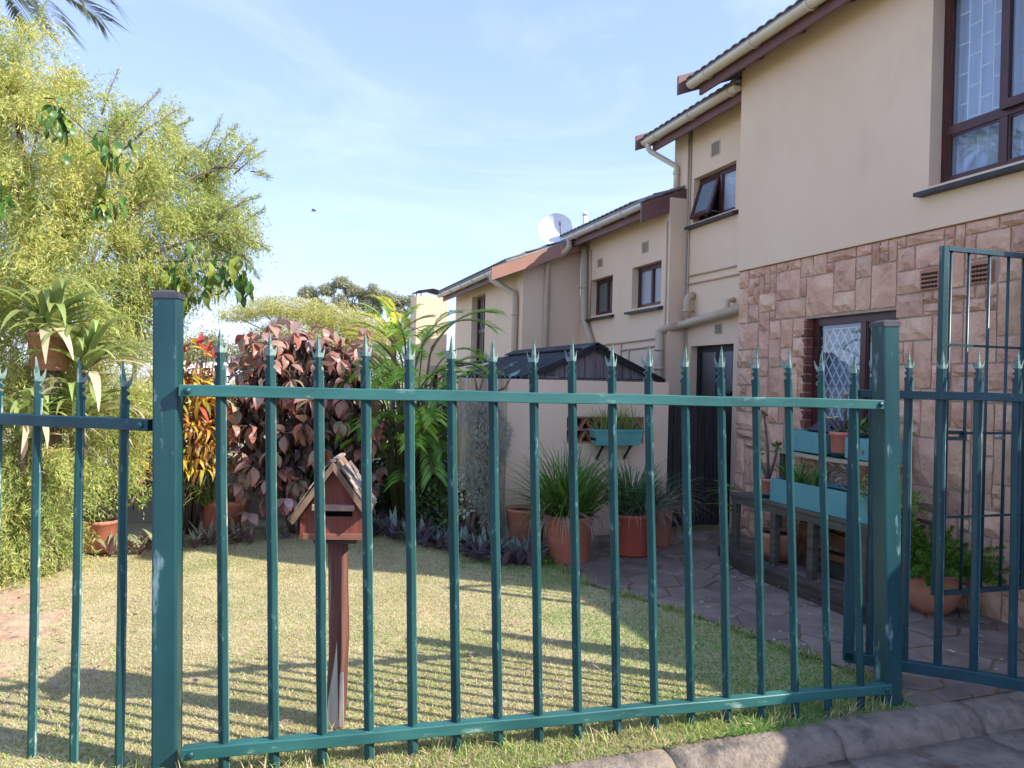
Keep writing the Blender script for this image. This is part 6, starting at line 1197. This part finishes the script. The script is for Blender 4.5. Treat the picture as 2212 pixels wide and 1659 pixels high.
# twigs with leaves standing clear of the crown
TW = [((-0.35, 8.52, 3.75), (-0.08, 8.5, 4.10)), ((-0.30, 8.5, 3.70), (0.0, 8.48, 3.98)), ((-0.14, 8.5, 3.75), (0.05, 8.5, 3.72)), ((-0.62, 8.6, 3.85), (-0.45, 8.6, 4.28)), ((-0.5, 8.55, 3.9), (-0.28, 8.5, 4.22)), ((-1.25, 8.42, 4.05), (-1.02, 8.5, 4.48)), ((-1.1, 8.42, 4.05), (-0.80, 8.5, 4.33)), ((-0.98, 8.5, 4.0), (-0.72, 8.5, 4.22)), ((-0.85, 8.46, 3.7), (-0.58, 8.5, 4.0)), ((-0.25, 8.3, 3.1), (0.02, 8.3, 3.34)), ((-0.15, 8.3, 3.0), (0.06, 8.3, 2.92)), ((-0.2, 8.3, 2.85), (-0.02, 8.3, 2.62)), ((-0.3, 8.3, 3.3), (-0.05, 8.3, 3.45)), ((-1.5, 8.3, 4.1), (-1.38, 8.4, 4.6)), ((-2.1, 8.1, 4.6), (-1.95, 8.1, 5.0)), ((-0.5, 8.3, 3.2), (-0.18, 8.35, 3.52))]
Q = []; 
for a, b in TW:
    a = np.array(a); b = np.array(b); part('twig', MB().tube([a, (a + b) / 2 + np.array([0, 0, 0.02]), b], [0.008, 0.006, 0.003], 5), m_bark, ft, True)
    m = 150; t = RNG.uniform(0.1, 1.0, m)[:, None]; Pp = a + (b - a) * t + RNG.normal(0, 0.028, (m, 3)) * (1.3 - t); Q.append(cloud(Pp, (b - a) / np.linalg.norm(b - a) * 0.9 + RNG.normal(0, 0.55, (m, 3)), RNG.uniform(0.035, 0.07, m), 0.0075))
npart('twig_foliage', join(Q), m_melal2, ft, kind='stuff')
# ---- climbing vine with broad hanging leaves
vn = thing('climbing_vine', (-1.4, 7.6, 0), 'vine with broad dark hanging leaves woven through the feathery tree', 'vine'); rr = random.Random(14)
VB = [(-1.63, 7.27, 3.78, 0.15), (-1.60, 7.27, 3.62, 0.12), (-1.27, 7.37, 3.58, 0.15), (-1.25, 7.37, 3.45, 0.13), (-1.34, 7.50, 3.15, 0.18), (-1.25, 7.5, 3.05, 0.15), (-0.60, 7.78, 2.66, 0.18), (-0.35, 7.70, 2.64, 0.15), (-0.89, 7.8, 2.60, 0.16), (-0.23, 7.66, 2.66, 0.10), (-0.46, 7.72, 2.46, 0.12), (-0.2, 7.65, 2.55, 0.1), (-1.9, 7.2, 3.05, 0.15), (-0.75, 7.80, 2.48, 0.15), (-0.16, 7.64, 2.42, 0.10), (-0.66, 7.76, 2.36, 0.13), (-0.32, 7.70, 2.50, 0.12)]
VM = [leafmesh('leaf', m, 1.0, w_, 5, 0.18, dd) for m, w_, dd in ((m_vine, 0.5, 0.4), (m_vine, 0.42, 0.7), (m_vine2, 0.48, 0.5))]
for (x, y, z, r_) in VB:
    part('stem', MB().tube([(x - 0.16, y + 0.22, z + 0.16), (x - 0.05, y + 0.08, z + 0.12), (x, y, z + 0.02), (x + 0.03, y - 0.02, z - r_ * 0.9)], [0.008, 0.007, 0.005, 0.003], 5), m_bark, vn, True)
    for k in range(int(9 + r_ * 46)):
        p = Vector((x, y, z)) + Vector((rr.gauss(0, r_ * .5), rr.gauss(0, r_ * .3) - 0.03, rr.gauss(0, r_ * .55))); s = rr.uniform(0.09, 0.155)
        link('leaf', VM[(2 if rr.random() < (0.5 if x > -1.0 else 0.25) else rr.randrange(2))], vn, p - wpos(vn), aim((rr.uniform(-.6, .6), rr.uniform(-.7, .2), rr.uniform(-1.3, -0.2)), rr.uniform(-.6, .6)), (s, s, s))
part('stem', MB().tube([(-1.5, 7.8, 0), (-1.6, 7.6, 1.5), (-1.35, 7.55, 2.9), (-1.27, 7.42, 3.5), (-1.6, 7.35, 3.8)], [0.02, 0.016, 0.012, 0.009, 0.005], 6).tube([(-1.55, 7.65, 2.0), (-0.9, 7.85, 2.66), (-0.35, 7.74, 2.70), (-0.18, 7.66, 2.68)], [0.012, 0.010, 0.007, 0.004], 6), m_bark, vn, True)
# ---- tall dark palm whose fronds hang into the upper left corner
pf = []; rr = random.Random(3)
for az, el, L_, bend in ((-0.45, 0.35, 1.75, 1.5), (-0.75, 0.0, 1.7, 1.1), (-0.15, 0.6, 1.75, 1.6), (-1.1, 0.2, 1.6, 1.4), (-1.6, 0.3, 1.6, 1.3), (3.0, 0.3, 1.7, 1.2), (2.2, 0.5, 1.7, 1.2), (0.6, 0.6, 1.6, 1.2), (1.4, 0.6, 1.6, 1.2), (-2.4, 0.4, 1.6, 1.2)):
    pf.append(((-3.55, 11.5, 6.45), az, el, L_, bend, 0, 0.75))
palm('tall_palm', (-3.5, 11.5, 0), 'tall dark palm with drooping fronds in the upper left corner', 'palm', pf, [m_palmbig], None, 0.030, None, ([(-3.5, 11.5, 0), (-3.45, 11.5, 3), (-3.55, 11.5, 6.4)], [0.17, 0.13, 0.11]))
# slender tuft palm rising behind the areca clump
tp = []
for k in range(16): tp.append(((2.30, 13.9, 2.25), k * 0.41 + 0.1, 1.05 + 0.3 * math.sin(k * 2.1), 0.95, 1.1, 0 if k % 3 else 1, 0.22))
palm('slender_palm', (2.3, 13.9, 0), 'slender upright palm tuft beyond the areca clump beside the chimney', 'palm', tp, [m_palm, m_palmd], None, 0.02, None, ([(2.3, 13.95, 0), (2.3, 13.9, 1.0), (2.3, 13.9, 2.3)], [0.06, 0.05, 0.05]))

# ================================================================== TREES BEYOND THE GARDEN
def tree(name, loc, label, blobs, n, L_, W_, mat, trunk, group=None, flat=1.0, droop=-0.1, limbs=None, fuzz=0.16):
    t_ = thing(name, loc, label, 'tree', group); V = []; tot = sum(b[3] * b[4] for b in blobs)
    for (x, y, z, r1, r3) in blobs:
        k = max(30, int(n * r1 * r3 / tot)); d_ = rdirs(k); d_[:, 2] = np.where(d_[:, 2] < -0.3, d_[:, 2] * 0.35, d_[:, 2]); s = RNG.uniform(0.35, 1.05, k)[:, None] ** 0.5; V.append(np.array([x, y, z]) + d_ * s * np.array([r1, r1, r3]) + RNG.normal(0, fuzz, (k, 3)) * np.array([r1, r1, r3]))
    P = np.concatenate(V); k = len(P)
    npart('crown', cloud(P, rdirs(k) + np.array([0, 0, droop]), RNG.uniform(0.6, 1.3, k) * L_, RNG.uniform(0.6, 1.3, k) * W_), mat, t_, kind='stuff')
    part('trunk', MB().tube(*trunk, 9), m_bark, t_, True)
    for b in blobs[:12]:
        a = Vector(trunk[0][-1]); c = Vector(b[:3]); part('limb', MB().tube([a, a.lerp(c, 0.5) + Vector((0, 0, -0.1 * b[4])), c], [trunk[1][-1] * 0.45, trunk[1][-1] * 0.28, trunk[1][-1] * 0.1], 6), m_bark, t_, True)
    return t_
ac = [(-1.0, 37, 4.25, 0.9, 0.45), (0.0, 36.6, 4.55, 1.1, 0.6), (1.0, 36.2, 4.65, 1.2, 0.65), (2.2, 36, 4.45, 1.3, 0.75), (3.3, 36, 4.25, 1.3, 0.75), (4.4, 35.6, 3.9, 1.2, 0.7), (5.4, 35, 3.6, 1.0, 0.6), (1.6, 36, 3.6, 1.5, 0.8), (0.2, 36.6, 3.2, 0.9, 0.7), (3.4, 36, 3.3, 1.4, 0.8), (4.8, 35.5, 3.0, 1.2, 0.8)]
tree('acacia_tree', (2.0, 36.2, 0), 'flat-topped yellow-green acacia spreading above the copper-leaved bush', ac, 34000, 0.15, 0.035, m_acacia, ([(2.0, 36.2, -0.2), (2.1, 36.2, 1.6), (2.0, 36.2, 2.9)], [0.25, 0.2, 0.15]))
eu = []; rr = random.Random(6)
for (x, y, z) in ((3.5, 62, 8.0), (4.6, 61.6, 8.35), (5.8, 61.2, 8.65), (6.9, 61, 8.6), (8.0, 60.6, 8.3), (9.1, 60.2, 7.95), (10.2, 59.9, 7.7), (11.3, 59.4, 7.4), (4.4, 61.8, 7.0), (6.2, 61.2, 7.3), (8.2, 60.6, 7.0), (9.9, 60, 6.6), (11.2, 59.6, 6.2), (5.2, 61.5, 6.1), (7.2, 60.8, 6.0), (9.2, 60.2, 5.4), (11, 59.6, 5.0), (7.0, 61, 4.6)):
    for _ in range(3): eu.append((x + rr.uniform(-.5, .5), y + rr.uniform(-.6, .6), z + rr.uniform(-.35, .35), rr.uniform(0.42, 0.72), rr.uniform(0.42, 0.70)))
tree('eucalyptus_tree', (7.5, 61, 0), 'grey-green eucalyptus with clumped crown behind the acacia', eu, 40000, 0.22, 0.08, m_euc, ([(7.6, 61, -0.3), (7.5, 61, 3.0), (7.4, 61, 5.6)], [0.4, 0.3, 0.22]), None, 1, -0.5)
for i, (x, y, z, r1, r3, lab) in enumerate([(-2.15, 32.2, 2.5, 0.95, 0.95, 'small round olive tree beyond the croton, left of the others'), (-0.35, 31.6, 2.2, 0.8, 0.75, 'low olive tree beyond the copper-leaved bush'), (0.55, 31, 2.5, 0.7, 0.75, 'small dark round tree under the acacia'), (-4.2, 30, 2.6, 1.6, 1.2, 'broad olive tree hidden behind the feathery tree'), (2.6, 30, 2.0, 1.2, 0.9, 'low olive tree behind the areca palm'), (4.2, 29, 2.1, 1.2, 0.9, 'low olive tree left of the beige chimney'), (1.4, 30.5, 1.7, 1.0, 0.8, 'squat olive tree behind the copper-leaved bush')]):
    bb = [(x, y, z, r1, r3)] + [(x + rr.uniform(-.6, .6) * r1, y + rr.uniform(-.4, .4), z + rr.uniform(-.3, .35) * r3, r1 * 0.55, r3 * 0.55) for _ in range(5)]
    tree('olive_tree', (x, y, 0), lab, bb, 2600, 0.13, 0.05, m_far, ([(x, y, -0.2), (x, y, 0.7), (x, y, z - r3 * 0.5)], [0.12, 0.1, 0.07]), 'small trees beyond the garden')
hd = thing('distant_hedge', (0, 26, 0), 'dense green hedge line beyond the garden wall', 'hedge'); n = 9000
P = np.stack([RNG.uniform(-9, 9, n), 26 + RNG.normal(0, 0.4, n), RNG.uniform(0, 1.0, n) * (1.35 + 0.25 * np.sin(RNG.uniform(-9, 9, n)))], 1); P[:, 2] *= 1 + 0.15 * np.sin(P[:, 0] * 2.1)
npart('foliage', cloud(P, rdirs(n), RNG.uniform(0.12, 0.25, n), 0.09), m_far, hd, kind='stuff'); part('stems', MB().box(-9, 9, 25.9, 26.1, 0, 0.5), m_bark, hd)
fh = thing('distant_house', (-2.6, 42, 0), 'tiny white building glimpsed between the croton and the trees', 'house')
part('wall', MB().box(-3.9, -1.5, 42, 46, -0.5, 3.15), m_dish, fh); part('roof', MB().prism([(-4.1, 3.15), (-2.7, 3.55), (-1.3, 3.15)], 'y', 41.8, 46.2), m_metal, fh)
for x in (-3.5, -2.6, -1.95): part('window', MB().box(x, x + 0.4, 41.97, 42.0, 2.3, 2.8), m_doorglass, fh)
bd = thing('bird', (2.494, 41.3, 10.26), 'small dark bird gliding in the sky left of the dish', 'bird')
part('body', MB().tube([(-0.16, 0, 0.0), (-0.05, 0, 0.012), (0.06, 0, 0.014), (0.12, 0, 0.02), (0.16, 0, 0.02)], [0.008, 0.03, 0.035, 0.022, 0.003], 8), m_bird, bd, True, W=False)
for s in (-1, 1): part('wing', MB().add([(0.06, 0, 0.02), (-0.04, 0, 0.02), (-0.06, s * 0.16, 0.06), (0.07, s * 0.14, 0.07), (-0.04, s * 0.30, 0.05)], [(0, 1, 2, 3), (3, 2, 4)]), m_bird, bd, W=False)
bd.rotation_euler = (R(25), R(-12), R(10))

# ================================================================== GRASS
def field(x, y): return np.sin(x * 1.9 + 0.7 * np.sin(y * 2.3)) * np.sin(y * 1.6 + 1.1 * np.sin(x * 1.3)) + 0.6 * np.sin(x * 5.1 + 2) * np.sin(y * 4.3 + 1)
n = 330000; v = RNG.random(n); y = 3.0 + 5.6 * v ** 1.9; x = RNG.uniform(-1, 1, n) * 0; wl_ = -0.75 * (y - 3) - 1.25; x = wl_ + RNG.random(n) * (3.4 - wl_)
keep = ~inpoly(x, y, [(a + (0.03 if a < 4 else 0), b) for a, b in PATH]) & (y > 2.99 + 0.034 * x)
dirt = np.sin(x * 1.1 + 2.2) * np.sin(y * 0.9 + 0.4); bare = (x < -0.9) & (y < 6.6) & (field(x * 1.7, y * 1.9) > 0.45)
BP = [(-1.62, 5.60, 0.46, 0.38), (-1.45, 4.80, 0.24, 0.18), (-1.85, 6.35, 0.45, 0.30)]
for (bx_, by_, ra_, rb_) in BP: bare |= ((x - bx_) / ra_) ** 2 + ((y - by_) / rb_) ** 2 + 0.35 * field(x * 3, y * 3) < 0.95
keep &= ~(bare & (RNG.random(n) < 0.55)); x, y = x[keep], y[keep]; n = len(x)
for (bx_, by_, ra_, rb_) in BP:
    k = 40; pts_ = [(bx_ + ra_ * (1 + 0.22 * math.sin(5 * t + bx_) + 0.12 * math.sin(11 * t)) * math.cos(t), by_ + rb_ * (1 + 0.22 * math.sin(5 * t + bx_) + 0.12 * math.sin(11 * t)) * math.sin(t)) for t in [2 * PI * i / k for i in range(k)]]
    rings = []
    for f_ in (1.0, 0.66, 0.33): rings += [(bx_ + (a_ - bx_) * f_, by_ + (b_ - by_) * f_) for a_, b_ in pts_]
    vv = [(a_, b_, und(a_, b_) + (0.001 if i < k else 0.006)) for i, (a_, b_) in enumerate(rings)] + [(bx_, by_, und(bx_, by_) + 0.006)]
    ff = [(r_ * k + i, r_ * k + (i + 1) % k, (r_ + 1) * k + (i + 1) % k, (r_ + 1) * k + i) for r_ in (0, 1) for i in range(k)] + [(2 * k + i, 2 * k + (i + 1) % k, 3 * k) for i in range(k)]
    o = link('bare_soil', MB().add(vv, ff).mesh('bare_soil', m_dirt, True)); tag(o, kind='structure')
green = np.clip(0.40 + 0.28 * field(x, y) + 0.45 * (x > 1.9) + 0.22 * (y < 3.5) - 0.15 * (x < -0.8), 0.08, 0.92) > RNG.random(n)
P = np.stack([x, y, und(x, y) - 0.003], 1); a = RNG.uniform(0, 2 * PI, n); el = RNG.uniform(0.15, 1.1, n); D = np.stack([np.cos(a) * np.cos(el), np.sin(a) * np.cos(el), np.sin(el)], 1)
L_ = RNG.uniform(0.012, 0.030, n) * (1 + 0.35 * (y < 3.45)); W_ = RNG.uniform(0.0028, 0.0052, n) * (1 + 0.10 * (y - 3))
lush = green & ((x + 0.35 * np.sin(y * 3.1) > 2.05) | (RNG.random(n) < 0.06)); green = green & ~lush
for nm, msk, m in (('lawn_grass', green, m_lawnb), ('lush_grass', lush, m_lush), ('dry_grass', ~green & ~lush, m_lawns)):
    V, F, r = cloud(P[msk], D[msk], L_[msk], W_[msk]); tag(link(nm, npmesh(nm, V, F, m, r)), {'lawn_grass': 'short yellow-green grass of the lawn', 'lush_grass': 'lusher green grass along the shaded paving edge', 'dry_grass': 'straw-coloured dry blades of the lawn'}[nm], 'grass', None, 'stuff')
n = 2600; x = RNG.uniform(-1.6, 3.12, n); y = 3.36 - 0.057 * x + RNG.normal(-0.02, 0.10, n); y = np.maximum(y, 3.01 + 0.034 * x); cl = np.sin(x * 9) + 0.7 * np.sin(x * 23 + 1) + 0.5 * (x > 1.2) > -0.1; x, y = x[cl], y[cl]; n = len(x)
P = np.stack([x, y, np.full(n, -0.008)], 1); V, F, r = ribbons(P, RNG.uniform(0, 2 * PI, n), RNG.uniform(0.5, 1.5, n), RNG.uniform(0.04, 0.105, n), RNG.uniform(0.004, 0.007, n), RNG.uniform(0.2, 1.5, n), 4)
tag(link('long_grass', npmesh('long_grass', V, F, [m_lawnb, m_lawns], r, False, np.repeat(RNG.random(n) < 0.45, 4).astype(int))), 'longer untrimmed green grass under the fence', 'grass', None, 'stuff')
edge_ = [(3.30, 3.20)] + [PATH[i] for i in (10, 9, 8, 7, 6, 5)]; Pe = []
for (ax_, ay_), (bx_, by_) in zip(edge_, edge_[1:]):
    m = int(math.hypot(bx_ - ax_, by_ - ay_) * 620); t = RNG.random(m); cl = np.sin((ax_ + (bx_ - ax_) * t) * 11 + (ay_ + (by_ - ay_) * t) * 17) > -0.5; t = t[cl]; m = len(t); Pe.append(np.stack([ax_ + (bx_ - ax_) * t + RNG.normal(-0.01, 0.035, m), ay_ + (by_ - ay_) * t + RNG.normal(0, 0.02, m), np.full(m, -0.004)], 1))
P = np.concatenate(Pe); n = len(P); V, F, r = ribbons(P, RNG.uniform(0, 2 * PI, n), RNG.uniform(0.3, 1.4, n), RNG.uniform(0.03, 0.075, n), RNG.uniform(0.004, 0.007, n), RNG.uniform(0.2, 1.5, n), 4)
tag(link('edging_grass', npmesh('edging_grass', V, F, m_lawnb, r)), 'ragged grass creeping over the edge of the paving', 'grass', None, 'stuff')
# fallen leaves and twigs on the lawn edge
n = 260; x = np.concatenate([RNG.uniform(-1.9, -0.6, 150), RNG.uniform(-1.0, 2.6, 110)]); y = np.concatenate([RNG.uniform(3.6, 6.6, 150), RNG.uniform(3.0, 5.5, 110)]); a = RNG.uniform(0, 6.28, n)
V, F, r = cloud(np.stack([x, y, 0.012 + 0 * x], 1), np.stack([np.cos(a), np.sin(a), RNG.uniform(-.1, .25, n)], 1), RNG.uniform(0.03, 0.075, n), RNG.uniform(0.010, 0.022, n), np.tile([0, 0, 1.0], (n, 1)) + RNG.normal(0, .3, (n, 3)))
tag(link('leaf_litter', npmesh('leaf_litter', V, F, m_ledge, r)), 'brown fallen leaves scattered on the dry lawn', 'leaf litter', None, 'stuff')
n = 70; x = RNG.uniform(3.1, 4.6, n); y = RNG.uniform(3.3, 6.8, n); a = RNG.uniform(0, 6.28, n)
V, F, r = cloud(np.stack([x, y, 0.03 + 0 * x], 1), np.stack([np.cos(a), np.sin(a), 0 * a], 1), RNG.uniform(0.02, 0.055, n), RNG.uniform(0.012, 0.028, n), np.tile([0, 0, 1.0], (n, 1)))
tag(link('fallen_petals', npmesh('fallen_petals', V, F, m_varieg, r)), 'pale fallen leaves scattered on the crazy paving', 'leaf litter', None, 'stuff')
